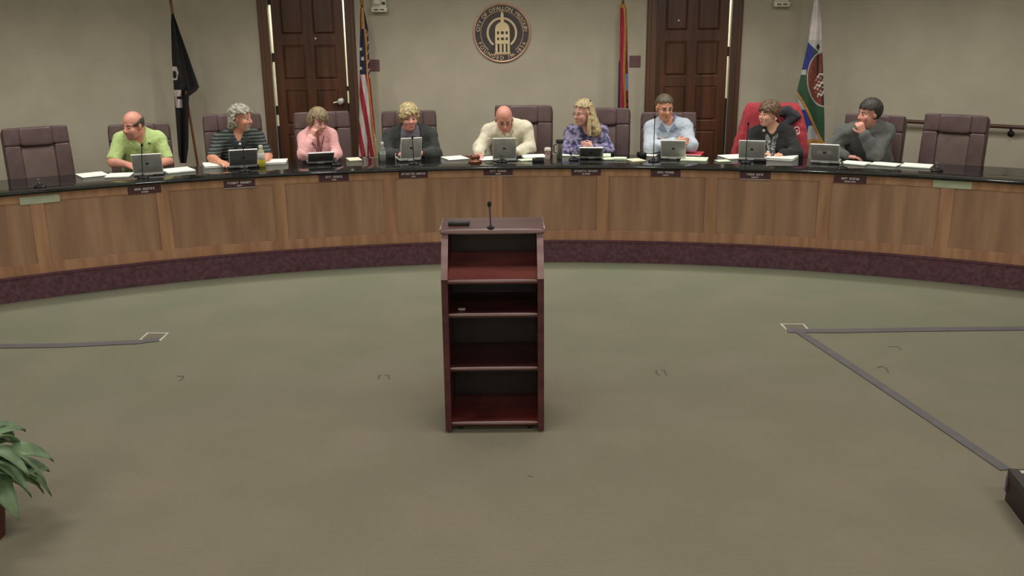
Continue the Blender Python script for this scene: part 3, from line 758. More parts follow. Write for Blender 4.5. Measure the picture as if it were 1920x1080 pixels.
# floor boxes and cable tape
def ribbon(name, pts, w, h, m_):
    b = MB(); vs = []; fs = []; n = len(pts)
    for i, p in enumerate(pts):
        p = Vector(p); t = (Vector(pts[min(i + 1, n - 1)]) - Vector(pts[max(i - 1, 0)])).normalized(); s = Vector((-t.y, t.x, 0)) * w / 2
        vs += [p + s, p - s, p - s + Vector((0, 0, h)), p + s + Vector((0, 0, h))]
    for i in range(n - 1):
        for k in range(4): fs.append((i * 4 + k, i * 4 + (k + 1) % 4, i * 4 + 4 + (k + 1) % 4, i * 4 + 4 + k))
    fs.append((3, 2, 1, 0)); fs.append((n * 4 - 4, n * 4 - 3, n * 4 - 2, n * 4 - 1)); b.add(vs, fs); return b.build(name, m_)
for corners, lb in ((((261, 638), (276, 625), (317, 625), (301, 640)), 'pale square floor outlet box at left, partly under grey tape'), (((1462, 608), (1507, 608), (1517, 619), (1474, 620)), 'pale square floor outlet box at right where two grey tapes meet')):
    c = [at_z(x, y, 0) for x, y in corners]; cc = sum(c, Vector()) / 4
    t = thing('floor_outlet', lb, 'outlet box', cc, 0, 'outlet boxes in the floor')
    b = MB(); q = [p - cc for p in c]
    for i in range(4):
        a_, b_ = q[i], q[(i + 1) % 4]; ai, bi = a_ * 0.84, b_ * 0.84
        vs = [a_, b_, bi, ai]; vs = vs + [v + Vector((0, 0, 0.006)) for v in vs]
        b.add(vs, [(0, 1, 2, 3), (7, 6, 5, 4), (0, 4, 5, 1), (1, 5, 6, 2), (2, 6, 7, 3), (3, 7, 4, 0)])
    b.build('frame', M_FBOX, t)
    b = MB(); b.prism([(p.x * 0.84, p.y * 0.84) for p in q], 0, 0.003); b.build('lid', mat('lid_carpet', (118, 112, 94), 1.0, scale=(40, 40, 40)), t)
def tape(pxs, w, lb):
    pts = [at_z(x, y, 0.0) for x, y in pxs]; c = pts[len(pts) // 2].copy()
    o = ribbon('cable_tape', [p - c for p in pts], w, 0.006, M_TAPE); o.location = (c.x, c.y, 0.0008); tag(o, lb, 'tape', 'grey cable tapes on the floor')
tape([(-60, 651), (120, 648.5), (260, 642), (298, 637)], 0.085, 'grey tape strip running to the left floor outlet box')
tape([(1476, 621), (1560, 621.5), (1700, 619), (1960, 616)], 0.085, 'grey tape strip running right from the right floor outlet box')
tape([(1497, 622), (1600, 690), (1750, 790), (1886, 882)], 0.068, 'long diagonal grey tape strip from the right floor outlet box to the dark case')
M_SCUFF = mat('tape_mark', (100, 94, 84), 0.9)
def mark(pts, lb, w=0.014):
    P = [at_z(x, y, 0) for x, y in pts]; c = sum(P, Vector()) / len(P)
    o = ribbon('floor_mark', [p - c for p in P], w, 0.0012, M_SCUFF); o.location = (c.x, c.y, 0.0005); tag(o, lb, 'floor mark', 'dark marks on the carpet')
mark([(331, 705), (344, 706), (341, 711), (336, 715)], 'small hooked dark mark on the carpet left of centre')
mark([(710, 711), (711, 704), (716, 703.5)], 'dark bent mark on the carpet left of the lectern, left half'); mark([(721, 704), (729, 704), (730, 711)], 'dark bent mark on the carpet left of the lectern, right half')
mark([(1230, 694), (1232, 702), (1238, 703)], 'dark curved mark on the carpet right of the lectern, left stroke'); mark([(1239, 694), (1245, 694.5), (1250, 704)], 'dark curved mark on the carpet right of the lectern, right stroke')
mark([(1645, 690), (1652, 687), (1661, 690), (1666, 699)], 'dark arched mark on the carpet below the diagonal tape'); mark([(1665, 650), (1684, 650), (1689, 655)], 'dark bent mark on the carpet under the horizontal tape at right')
mark([(990, 892), (999, 895)], 'tiny dark scuff on the carpet in front of the lectern', 0.008)

# dark case entering at the right edge
p0 = at_z(1884, 937, 0); p1 = at_z(1922, 988, 0)
u = (p1 - p0); u.z = 0; u.normalize(); nrm = Vector((-u.y, u.x, 0)); nrm = nrm if nrm.x > 0 else -nrm
ct = at_y(1888.5, 879, p0.y); hc = ct.z
cs = thing('equipment_case', 'dark case with a metal corner standing on the carpet at the right edge', 'case', p0)
def casebox(b, l0, l1, d0, d1, z0, z1):
    vs = [u * l + nrm * d + Vector((0, 0, z)) for z in (z0, z1) for l, d in ((l0, d0), (l1, d0), (l1, d1), (l0, d1))]
    b.add(vs, [(3, 2, 1, 0), (4, 5, 6, 7), (0, 1, 5, 4), (1, 2, 6, 5), (2, 3, 7, 6), (3, 0, 4, 7)])
b = MB(); casebox(b, 0, 0.5, 0, 0.6, 0, hc - 0.05); b.build('body', mat('case_black', (40, 28, 32), 0.5), cs)
b = MB(); casebox(b, -0.004, 0.504, -0.004, 0.604, hc - 0.045, hc); b.build('lid', mat('case_lid', (34, 26, 26), 0.35), cs)
b = MB(); casebox(b, 0.02, 0.05, 0.04, 0.12, hc, hc + 0.004); b.build('corner_plate', M_CHROME, cs)
b = MB(); casebox(b, -0.007, 0.012, -0.007, 0.012, 0.05, hc - 0.045); b.build('edge_strip', mat('case_edge', (120, 100, 128), 0.3, metal=0.5), cs)

# potted plant entering at the left edge
pp = at_z(14, 1012, 0); PR = 0.15
pl = thing('potted_plant', 'broad-leaved green plant in a brown pot at the lower left edge', 'plant', (pp.x - PR, pp.y + 0.02, 0))
b = MB(); b.lathe([(PR * 0.78, 0), (PR * 0.98, 0.22), (PR, 0.25), (PR * 1.05, 0.25), (PR * 1.05, 0.29), (PR * 0.93, 0.29), (PR * 0.9, 0.255), (0.01, 0.25)], 32); b.build('pot', mat('pot_brown', (92, 44, 34), 0.5, rgb2=(72, 34, 28), scale=(6, 6, 6)), pl, smooth=True)
b = MB(); b.lathe([(PR * 0.9, 0.235), (PR * 0.5, 0.262), (0.01, 0.268)], 20); b.build('soil', mat('soil', (46, 36, 28), 1.0, scale=(60, 60, 60)), pl, smooth=True)
rr = random.Random(5)
lf = MB(); sm = MB()
for i in range(52):
    az = rr.uniform(-PI, PI) if i > 15 else rr.uniform(-1.3, 1.1)
    hgt = rr.uniform(0.27, 0.46); out = rr.uniform(0.08, 0.24)
    d = Vector((math.cos(az), math.sin(az), 0)); s = Vector((-d.y, d.x, 0))
    b0 = d * 0.03 + Vector((0, 0, 0.25)); b1 = d * out * 0.7 + Vector((0, 0, hgt)); 
    sm.tube([b0, (b0 + b1) / 2 - d * 0.02 + Vector((0, 0, 0.04)), b1], 0.004, 6)
    L = rr.uniform(0.17, 0.24); wd = rr.uniform(0.04, 0.058); droop = rr.uniform(0.8, 1.8); tilt = rr.uniform(-0.5, 0.5)
    n = 9; vs = []; fs = []
    for k in range(n + 1):
        t = k / n; ang = 0.55 - droop * t * 1.25
        q = b1 + d * (L * (t - 0.10 * t * t * droop)) + Vector((0, 0, L * (0.35 * t - 0.62 * droop * t * t)))
        w = wd * math.sin(PI * min(1, t * 0.94 + 0.06)) ** 0.75
        sv = s * math.cos(tilt) + Vector((0, 0, math.sin(tilt)))
        for j, f in enumerate((-1, -0.5, 0, 0.5, 1)): vs.append(q + sv * (w * f) + Vector((0, 0, 0.016 * abs(f))) )
    for k in range(n):
        for j in range(4): fs.append((k * 5 + j, k * 5 + j + 1, k * 5 + 6 + j, k * 5 + 5 + j))
    lf.add(vs, fs)
o = lf.build('foliage', mat('leaf_green', (118, 142, 102), 0.5, rgb2=(82, 108, 72), scale=(14, 14, 14)), pl, smooth=True, angle=80); o.modifiers.new('t', 'SOLIDIFY').thickness = 0.002
sm.build('stem', mat('stem_green', (84, 100, 60), 0.6), pl, smooth=True)

# ================================================================== people
class Field:
    """distance field on a grid, turned into one closed skin"""
    def __init__(s, lo, hi, h):
        s.h = h; s.lo = np.array(lo) - 3 * h; hi = np.array(hi) + 3 * h
        s.n = np.ceil((hi - s.lo) / h).astype(int) + 1
        s.ax = [s.lo[i] + h * np.arange(s.n[i]) for i in range(3)]
        s.d = np.full(tuple(s.n), 0.2, dtype=np.float32)
    def block(s, lo, hi):
        i0 = np.clip(np.floor((np.array(lo) - s.lo) / s.h).astype(int), 0, s.n); i1 = np.clip(np.ceil((np.array(hi) - s.lo) / s.h).astype(int) + 1, 0, s.n)
        if np.any(i1 <= i0): return None, None
        sl = tuple(slice(a, b) for a, b in zip(i0, i1))
        g = np.meshgrid(*[s.ax[i][sl[i]] for i in range(3)], indexing='ij')
        return sl, g
    def merge(s, sl, d, k, op):
        a = s.d[sl]
        if op == 'add':
            h = np.clip(0.5 + 0.5 * (d - a) / k, 0, 1); s.d[sl] = d * (1 - h) + a * h - k * h * (1 - h)
        else:
            b = -d; h = np.clip(0.5 - 0.5 * (b - a) / k, 0, 1); s.d[sl] = b * (1 - h) + a * h + k * h * (1 - h)
    def cap(s, a, b, ra, rb, k=0.02, op='add'):
        a = np.array(a, float); b = np.array(b, float); m = max(ra, rb) + k + 0.03
        sl, g = s.block(np.minimum(a, b) - m, np.maximum(a, b) + m)
        if sl is None: return
        ab = b - a; L = max(ab @ ab, 1e-9)
        t = np.clip(((g[0] - a[0]) * ab[0] + (g[1] - a[1]) * ab[1] + (g[2] - a[2]) * ab[2]) / L, 0, 1)
        d = np.sqrt((g[0] - a[0] - t * ab[0]) ** 2 + (g[1] - a[1] - t * ab[1]) ** 2 + (g[2] - a[2] - t * ab[2]) ** 2) - (ra + (rb - ra) * t)
        s.merge(sl, d, k, op)
    def ell(s, c, A, r, k=0.02, op='add'):
        c = np.array(c, float); r = np.array(r, float); m = r.max() + k + 0.03
        sl, g = s.block(c - m, c + m)
        if sl is None: return
        A = np.array(A, float)
        q = [((g[0] - c[0]) * A[i][0] + (g[1] - c[1]) * A[i][1] + (g[2] - c[2]) * A[i][2]) for i in range(3)]
        k0 = np.sqrt(sum((q[i] / r[i]) ** 2 for i in range(3))) + 1e-9; k1 = np.sqrt(sum((q[i] / r[i] ** 2) ** 2 for i in range(3))) + 1e-9
        s.merge(sl, k0 * (k0 - 1) / k1, k, op)
    def wob(s, amp, f, seed=0.0):
        g = np.meshgrid(*s.ax, indexing='ij')
        s.d += amp * (np.sin(g[0] * f + seed + 2 * np.sin(g[2] * f * 0.7)) * np.sin(g[1] * f * 1.1 + 1.3 * seed) * np.sin(g[2] * f * 0.9 + 0.7 * seed + np.sin(g[0] * f * 0.8)))
    def cut(s, fn):
        g = np.meshgrid(*s.ax, indexing='ij'); s.d = np.maximum(s.d, fn(*g).astype(np.float32))
    def mesh(s):
        d = s.d; neg = d < 0
        n = d.shape
        cnt = sum(neg[i:n[0] - 1 + i, j:n[1] - 1 + j, k:n[2] - 1 + k].astype(np.int8) for i in (0, 1) for j in (0, 1) for k in (0, 1))
        act = np.argwhere((cnt > 0) & (cnt < 8))
        if len(act) == 0: return np.zeros((0, 3)), []
        acc = np.zeros((len(act), 3)); num = np.zeros(len(act))
        cor = [(i, j, k) for i in (0, 1) for j in (0, 1) for k in (0, 1)]
        for a in cor:
            for ax in range(3):
                if a[ax] == 1: continue
                b = list(a); b[ax] = 1
                va = d[tuple((act + a).T)]; vb = d[tuple((act + b).T)]
                cr = (va < 0) != (vb < 0)
                t = np.where(cr, va / np.where(va - vb == 0, 1, va - vb), 0)
                p = np.array(a, float)[None].repeat(len(act), 0); p[:, ax] += t
                acc += p * cr[:, None]; num += cr
        V = s.lo + (act + acc / num[:, None]) * s.h
        idx = -np.ones(cnt.shape, dtype=np.int64); idx[tuple(act.T)] = np.arange(len(act))
        Q = []
        for ax in range(3):
            o1, o2 = [(1, 2), (2, 0), (0, 1)][ax]
            sa = [slice(None)] * 3; sb = [slice(None)] * 3; sa[ax] = slice(0, -1); sb[ax] = slice(1, None)
            e = np.argwhere(neg[tuple(sa)] != neg[tuple(sb)])
            e = e[(e[:, o1] > 0) & (e[:, o2] > 0) & (e[:, o1] < n[o1] - 1) & (e[:, o2] < n[o2] - 1)]
            u1 = np.zeros(3, int); u1[o1] = 1; u2 = np.zeros(3, int); u2[o2] = 1
            f = np.stack([idx[tuple((e - u1 - u2).T)], idx[tuple((e - u2).T)], idx[tuple(e.T)], idx[tuple((e - u1).T)]], 1)
            flip = ~neg[tuple(e.T)]
            f[flip] = f[flip][:, ::-1]
            Q.append(f)
        return V, np.concatenate(Q)
def field_object(F, name, mats, parent, base, matfn=None, smooth_it=1):
    V, Q = F.mesh()
    me = bpy.data.meshes.new(name)
    V = V - np.array(base)
    if smooth_it and len(V):                       # relax the net a little
        for _ in range(smooth_it):
            acc = np.zeros_like(V); num = np.zeros(len(V))
            for i in range(4):
                a, b = Q[:, i], Q[:, (i + 1) % 4]
                np.add.at(acc, a, V[b]); np.add.at(num, a, 1); np.add.at(acc, b, V[a]); np.add.at(num, b, 1)
            V = V * 0.5 + 0.5 * acc / np.maximum(num, 1)[:, None]
    me.vertices.add(len(V)); me.vertices.foreach_set('co', V.astype(np.float32).ravel())
    me.loops.add(len(Q) * 4); me.loops.foreach_set('vertex_index', Q.astype(np.int32).ravel())
    me.polygons.add(len(Q)); me.polygons.foreach_set('loop_start', np.arange(0, len(Q) * 4, 4, dtype=np.int32))
    me.polygons.foreach_set('use_smooth', np.ones(len(Q), dtype=bool))
    for m in (mats if isinstance(mats, (list, tuple)) else [mats]): me.materials.append(m)
    if matfn is not None and len(Q):
        cen = V[Q].mean(1) + np.array(base); me.polygons.foreach_set('material_index', matfn(cen).astype(np.int32))
    me.update(); me.validate()
    o = bpy.data.objects.new(name, me); COL.objects.link(o); o.parent = parent
    return o
def nrm_(v): v = np.array(v, float); return v / np.linalg.norm(v)

def hand(F, W, d, n, side, curl=0.5, sc=1.0, spread=0.0):
    """palm and five separate fingers; d along the hand, n towards the palm side, side = +-1 thumb side"""
    W = np.array(W, float); d = nrm_(d); n = np.array(n, float); n = nrm_(n - d * (n @ d)); l = np.cross(n, d) * side
    for o in (-0.026, -0.009, 0.009, 0.026):
        F.cap(W + d * 0.012 * sc + l * o * 0.6 * sc, W + d * 0.085 * sc + l * o * sc, 0.0145 * sc, 0.0135 * sc, 0.012)
    for q, (o, L) in enumerate(((0.029, 0.070), (0.010, 0.078), (-0.010, 0.073), (-0.028, 0.058))):
        p = W + d * 0.088 * sc + l * o * sc; dd = d + l * spread * o * 10; dd = nrm_(dd); ang = 0
        for sgi, fr in enumerate((0.45, 0.31, 0.24)):
            ang += curl * (0.9 + 0.1 * q) * (0.8, 1.0, 0.7)[sgi]
            v = dd * math.cos(ang) + n * math.sin(ang); e = p + v * L * fr * sc
            F.cap(p, e, (0.0092 - 0.0006 * sgi) * sc, (0.0086 - 0.0007 * sgi) * sc, 0.003); p = e
    p = W + d * 0.028 * sc + l * 0.026 * sc; v = nrm_(d * 0.62 + l * 0.62 + n * 0.42); e = p + v * 0.042 * sc
    F.cap(W + d * 0.02 * sc, p, 0.014 * sc, 0.0125 * sc, 0.01); F.cap(p, e, 0.0118 * sc, 0.0102 * sc, 0.006)
    v2 = nrm_(d * 0.85 + l * 0.15 + n * 0.55); F.cap(e, e + v2 * 0.032 * sc, 0.0102 * sc, 0.0078 * sc, 0.003)

SKINS = {}
def skin_mat(key, rgb):
    m = mat('skin_' + key, rgb, 0.5, rgb2=tuple(v * 0.95 for v in rgb), scale=(18, 18, 18))
    m.node_tree.nodes['Principled BSDF'].inputs['Subsurface Weight'].default_value = 0.08
    m.node_tree.nodes['Principled BSDF'].inputs['Subsurface Radius'].default_value = (0.02, 0.008, 0.004)
    return m
M_EYEW = mat('eye_white', (176, 164, 152), 0.4); M_IRIS = mat('eye_iris', (48, 38, 32), 0.25)

def person(label, S):
    sc = S.get('hs', 1.05)
    hR = S.get('headR', 9.62)
    Hc = np.array(at_r(*S['head'], hR))
    shR = S.get('shR', 9.74)
    sL = np.array(at_r(*S['sh'][0], S.get('shRl', shR))); sR = np.array(at_r(*S['sh'][1], S.get('shRr', shR)))     # picture left, picture right
    a_hip = polar_of(Vector((sL + sR) / 2))[0] + S.get('hipda', 0)
    hip = np.array(pol(a_hip, 9.86, STEP + 0.63)); base = np.array(pol(a_hip, 9.86, STEP))
    t = thing('person', label, 'person', Vector(base), 0, 'people seated behind the desk')
    tocam = nrm_([CX - hip[0], CY - hip[1], 0])
    across = nrm_((sR - sL)); nb = (sL + sR) / 2 + np.array([0, 0, S.get('neck_up', 0.05)])
    up = nrm_(nb - hip); fr = nrm_(np.cross(up, across)); fr = fr if fr @ tocam > 0 else -fr
    ac2 = nrm_(across - up * (across @ up))
    A = [ac2, fr, up]
    # head frame
    th = math.radians(S['yaw']); f0 = nrm_([-Hc[0] * 0.6, -Hc[1], 0])
    f1 = np.array([f0[0] * math.cos(th) - f0[1] * math.sin(th), f0[0] * math.sin(th) + f0[1] * math.cos(th), 0])
    pt = math.radians(S.get('pitch', 5)); hf = nrm_(f1 * math.cos(pt) + np.array([0, 0, -math.sin(pt)])); s0 = nrm_(np.cross([0, 0, 1], hf))
    rl = math.radians(S.get('roll', 0)); hu0 = np.cross(hf, s0); hs_ = s0 * math.cos(rl) + hu0 * math.sin(rl); hu = np.cross(hf, hs_)
    HA = [hf, hs_, hu]
    def H(f, s, u): return Hc + (hf * f + hs_ * s + hu * u) * sc
    bw = S.get('bulk', 1.0)
    arms = []
    for key, sh in (('L', sL), ('R', sR)):
        spec = S['arm' + key]
        el = np.array(at_r(*spec['el'])); wr = np.array(at_r(*spec['wr']))
        for j, need in ((el, 0.066), (wr, 0.040)):
            if math.hypot(j[0] - CX, j[1] - CY) < R_TOP1 + 0.06: j[2] = max(j[2], TOP + need)
        arms.append((sh, el, wr, spec))
    chest = hip + (nb - hip) * 0.70; belly = hip + (nb - hip) * 0.33
    half = np.linalg.norm(sR - sL) / 2
    knees = []
    for sg in (-1, 1):
        k0 = hip + ac2 * 0.10 * sg + np.array([0, 0, -0.02]); kn = k0 + tocam * 0.44 + np.array([0, 0, -0.02]); an = kn + tocam * 0.02; an[2] = STEP + 0.09
        knees.append((k0, kn, an))
    def torso(F, g=0.0, k=0.05):
        F.ell(hip, A, (0.175 * bw + g, 0.135 * bw + g, 0.14 + g), k)
        F.ell(belly, A, (0.165 * bw + g, (0.125 + S.get('belly', 0.0)) * bw + g, 0.20 + g), k)
        F.ell(chest, A, (half * 0.95 + g, 0.115 * bw + g, 0.20 + g), k)
        F.cap(sL + ac2 * 0.02, sR - ac2 * 0.02, 0.062 * bw + g, 0.062 * bw + g, k)
        if S.get('bust'):
            for sg in (-1, 1): F.ell(chest + ac2 * 0.075 * sg + fr * 0.095 - up * 0.05, A, (0.068 + g, 0.06 + g, 0.068 + g), 0.04)
        for sh in (sL, sR): F.cap(nb + up * 0.02, sh + up * 0.005, 0.046 + g, 0.055 + g, 0.045)
    def arm(F, ar, g=0.0, t1=1.0, k=0.02, taper=1.0):
        sh, el, wr, spec = ar
        F.cap(sh, el, 0.054 * bw + g, 0.043 * bw + g * taper, k)
        if t1 > 0: F.cap(el, el + (wr - el) * t1, 0.045 * bw + g * taper, 0.045 * bw + (0.03 - 0.045 * bw) * t1 + g * taper, k)
    pts = [hip - 0.25, hip + 0.25, Hc - 0.17, Hc + 0.17] + [q for ar in arms for p_ in ar[:3] for q in (p_ - 0.11, p_ + 0.11)]
    for ar in arms:
        pts += [ar[2] + nrm_(ar[3].get('hd', [0, -1, 0])) * 0.2]
    lo0 = np.min(pts, 0); hi0 = np.max(pts, 0)
    lp = [q for kk in knees for p_ in kk for q in (p_ - 0.1, p_ + 0.1)]
    # ---- body: one skin from head to feet
    lo = np.minimum(lo0, np.min(lp, 0)); hi = np.maximum(hi0, np.max(lp, 0)); lo[2] = STEP + 0.03
    F = Field(lo, hi, 0.0062)
    torso(F)
    for (k0, kn, an) in knees:
        F.cap(k0, kn, 0.085 * bw, 0.058, 0.04); F.cap(kn, an, 0.056, 0.036, 0.02); F.cap(an + np.array([0, 0, -0.035]), an + tocam * 0.15 + np.array([0, 0, -0.05]), 0.034, 0.028, 0.02)
    for ar in arms:
        arm(F, ar)
        hand(F, ar[2], ar[3].get('hd', [0, -1, 0]), ar[3].get('hn', [0, 0, -1]), ar[3].get('ts', 1), ar[3].get('curl', 0.45), ar[3].get('hsz', 1.05))
    F.cap(nb - up * 0.03, H(-0.022, 0, -0.05), 0.058 * sc * S.get('neck', 1), 0.055 * sc * S.get('neck', 1), 0.03)
    fw = S.get('face_w', 1.0)
    def E(c, r, k=0.02, op='add'): F.ell(H(*c), HA, [v * sc for v in r], k, op)
    E((-0.015, 0, 0.035), (0.098, 0.078, 0.092), 0.02)
    E((0.028, 0, -0.045), (0.062, 0.060 * fw, 0.074), 0.03)
    E((0.060, 0, -0.098), (0.026, 0.030 * fw, 0.020), 0.025)
    for sg in (-1, 1):
        E((0.062, sg * 0.038, -0.028), (0.026, 0.026 * fw, 0.028), 0.02)
        F.cap(H(0.078, sg * 0.012, 0.024), H(0.070, sg * 0.046, 0.022), 0.010 * sc, 0.009 * sc, 0.012)
        E((0.094, sg * 0.031, 0.003), (0.018, 0.017, 0.011), 0.008, 'sub')
        E((0.074, sg * 0.031, 0.003), (0.0135, 0.0145, 0.0115), 0.003)
        E((-0.006, sg * 0.079, -0.004), (0.020, 0.011, 0.033), 0.006)
    F.cap(H(0.083, 0, 0.012), H(0.107, 0, -0.026), 0.009 * sc, 0.0135 * sc, 0.010)
    for sg in (-1, 1): F.cap(H(0.096, sg * 0.010, -0.030), H(0.09, sg * 0.014, -0.031), 0.0085 * sc, 0.008 * sc, 0.006)
    F.cap(H(0.083, -0.019, -0.064), H(0.083, 0.019, -0.064), 0.0078 * sc, 0.0078 * sc, 0.006)
    F.cap(H(0.082, -0.016, -0.075), H(0.082, 0.016, -0.075), 0.0085 * sc, 0.0085 * sc, 0.006)
    F.cap(H(0.099, -0.02, -0.0695), H(0.099, 0.02, -0.0695), 0.0062 * sc, 0.0062 * sc, 0.003, 'sub')
    def fm(c):
        r = (c - Hc) / sc; f, s_, u = r @ hf, r @ hs_, r @ hu
        m = np.zeros(len(c), int)
        near = (np.abs(f) < 0.14) & (np.abs(s_) < 0.1) & (np.abs(u) < 0.14)
        m[near & (f > 0.066) & ((s_ / 0.023) ** 2 + ((u + 0.069) / 0.0105) ** 2 < 1)] = 1
        ey = near & (f > 0.06) & (((np.abs(s_) - 0.031) / 0.0155) ** 2 + ((u - 0.003) / 0.0068) ** 2 < 1)
        m[ey] = 2; m[ey & (((np.abs(s_) - 0.031) / 0.0078) ** 2 + ((u - 0.003) / 0.0085) ** 2 < 1)] = 3
        m[near & (f > 0.055) & (np.abs(s_) > 0.012) & (np.abs(s_) < 0.05) & (u > 0.021) & (u < 0.031)] = 4
        bd = S.get('beard')
        if bd == 'full': m[near & (f > 0.01) & (u < -0.078 + 0.0 * f) & (u > -0.135)] = 5; 
        if bd: m[near & (f > 0.05) & (u < -0.046) & (u > -0.13) & (np.abs(s_) < 0.042) & ~((u < -0.056) & (u > -0.08) & (np.abs(s_) < 0.022))] = 5
        return m
    sk = skin_mat(S['id'], S['skin'])
    lipm = mat('lips_' + S['id'], S.get('lips', tuple(v * k_ for v, k_ in zip(S['skin'], (0.86, 0.76, 0.76)))), 0.45)
    hairm = mat('hair_' + S['id'], S['hair'], 0.6, rgb2=tuple(v * 0.68 for v in S['hair']), scale=S.get('hair_scale', (60, 60, 14)), detail=3)
    brow = mat('brow_' + S['id'], tuple(v * 0.75 for v in S['hair']), 0.8)
    beard = mat('beard_' + S['id'], S.get('beardc', (120, 112, 104)), 0.9)
    field_object(F, 'body', [sk, lipm, M_EYEW, M_IRIS, brow, beard], t, base, fm)
    # ---- hair
    hs = S['hairstyle']
    G = Field(Hc - 0.30 if hs.get('long') else Hc - 0.2, Hc + 0.2, 0.006)
    tk = hs.get('t', 0.014)
    G.ell(H(-0.018, 0, 0.036), HA, [(0.098 + tk) * sc, (0.078 + tk * hs.get('side', 1.0)) * sc, (0.092 + tk * hs.get('top', 1.0)) * sc], 0.02)
    if hs.get('side_puff'):
        for sg in (-1, 1): G.ell(H(-0.035, sg * 0.075, -0.01), HA, [v * sc * hs['side_puff'] for v in (0.055, 0.035, 0.06)], 0.03)
    if hs.get('back'): G.ell(H(-0.075, 0, -0.03), HA, [v * sc for v in (0.05, 0.068, 0.075)], 0.03)
    g_ = lambda *p: ((p[0] - Hc[0]) * hf[0] + (p[1] - Hc[1]) * hf[1] + (p[2] - Hc[2]) * hf[2]) / sc
    s_f = lambda *p: ((p[0] - Hc[0]) * hs_[0] + (p[1] - Hc[1]) * hs_[1] + (p[2] - Hc[2]) * hs_[2]) / sc
    u_ = lambda *p: ((p[0] - Hc[0]) * hu[0] + (p[1] - Hc[1]) * hu[1] + (p[2] - Hc[2]) * hu[2]) / sc
    u0, f0_, ub = hs.get('line', 0.06), hs.get('front', 0.012), hs.get('low', -0.075)
    def facecut(x, y, z):
        f, u, s = g_(x, y, z), u_(x, y, z), np.abs(s_f(x, y, z))
        sw_ = s_f(x, y, z)
        return np.minimum(f - f0_ - 0.006 * np.sin(u * 90), u0 - u - hs.get('arch', 0.25) * s + hs.get('sweep', 0.0) * sw_ + 0.006 * np.sin(sw_ * 130 + 1)) * sc
    if not hs.get('long'): G.cut(lambda x, y, z: (ub - u_(x, y, z) - np.clip(g_(x, y, z), -0.1, 0.0) * 0.0) * sc)
    for c in hs.get('caps', ()):
        G.cap(H(*c[0]), H(*c[1]), c[2] * sc, c[3] * sc, 0.025)
    G.cut(facecut)
    if hs.get('bald'): G.cut(lambda x, y, z: (u_(x, y, z) - hs['bald'] + np.clip(g_(x, y, z) + 0.02, 0, 1) * 0.5) * sc)
    G.wob(hs.get('wob', 0.004), hs.get('wf', 110), 1.0)
    for c in hs.get('locks', ()):
        G.cap(H(*c[0]), H(*c[1]), c[2] * sc, c[3] * sc, 0.02)
    field_object(G, 'hair', [hairm], t, base)
    # ---- clothing
    def neckcut(G2, rad, drop=0.0, vee=0.0):
        c0 = nb + up * 0.03 + fr * 0.02
        G2.cap(c0 + up * 0.1, c0 - up * drop, rad, rad, 0.01, 'sub')
        if vee: G2.cap(c0 + fr * 0.07 + up * 0.02, c0 + fr * 0.12 - up * vee, 0.05, 0.008, 0.01, 'sub')
    layers = S['clothes']
    for ly in layers:
        G2 = Field(lo0 - 0.03, hi0 + 0.03, 0.0072); g = ly['g']
        torso(G2, g)
        if ly.get('sleeve') is not None:
            for ar in arms: arm(G2, ar, g + 0.004, ly['sleeve'], 0.03, 0.9)
        G2.wob(ly.get('wr', 0.006), 26, ly.get('seed', 0.3)); G2.wob(0.0035, 75, 0.9)
        # hem
        G2.cut(lambda x, y, z: hip[2] - 0.06 - z)
        if ly.get('sleeve') == 0:
            for ar in arms:                        # short sleeve ends above the elbow
                ax_ = nrm_(ar[1] - ar[0]); e0 = ar[1] - ax_ * ly.get('short', 0.05)
                F2 = e0
                def fn(x, y, z, e0=e0, ax_=ax_, el=ar[1], sh=ar[0]):
                    dd = (x - e0[0]) * ax_[0] + (y - e0[1]) * ax_[1] + (z - e0[2]) * ax_[2]
                    rad = np.sqrt((x - el[0]) ** 2 + (y - el[1]) ** 2 + (z - el[2]) ** 2)
                    return np.where(rad < 0.115, dd, -1.0)
                G2.cut(fn)
        neckcut(G2, ly.get('neck', 0.066), ly.get('drop', 0.0), ly.get('vee', 0.0))
        if ly.get('open'):                          # open jacket front
            w = ly['open']
            def fn2(x, y, z):
                px = (x - chest[0]) * ac2[0] + (y - chest[1]) * ac2[1] + (z - chest[2]) * ac2[2] - ly.get('openx', 0)
                pf = (x - chest[0]) * fr[0] + (y - chest[1]) * fr[1] + (z - chest[2]) * fr[2]
                pu = (x - chest[0]) * up[0] + (y - chest[1]) * up[1] + (z - chest[2]) * up[2]
                return np.minimum(w - 0.15 * np.clip(pu, -0.3, 0.25) - np.abs(px), pf - 0.02)
            G2.cut(fn2)
        col = ly.get('collar')
        if col:
            c0 = nb + up * 0.045
            n = 14; rad = 0.064
            pts_ = [c0 + (ac2 * math.sin(a) * rad + fr * (-math.cos(a)) * rad * 0.95) - up * (0.035 * (1 - math.cos(a)) / 2 + 0.0) for a in [-2.75 + 5.5 * i / n for i in range(n + 1)]]
            for i in range(n): G2.cap(pts_[i], pts_[i + 1], 0.0125, 0.0125, 0.006); 
        top_o = field_object(G2, ly['name'], ly['mats'], t, base, (lambda c, f=ly.get('fn'): f(c, chest, ac2, fr, up, nb, arms)) if ly.get('fn') else None)
    # trousers and shoes
    lo = np.min(lp, 0); hi = np.max(np.concatenate([lp, [hip + 0.2]]), 0); lo = np.minimum(lo, hip - 0.2); lo[2] = STEP + 0.04
    G3 = Field(lo, hi, 0.014)
    G3.ell(hip, A, (0.175 * bw + 0.014, 0.135 * bw + 0.014, 0.14), 0.04)
    for (k0, kn, an) in knees: G3.cap(k0, kn, 0.085 * bw + 0.012, 0.074, 0.04); G3.cap(kn, an + np.array([0, 0, 0.03]), 0.072, 0.055, 0.02)
    G3.cut(lambda x, y, z: z - hip[2] - 0.05)
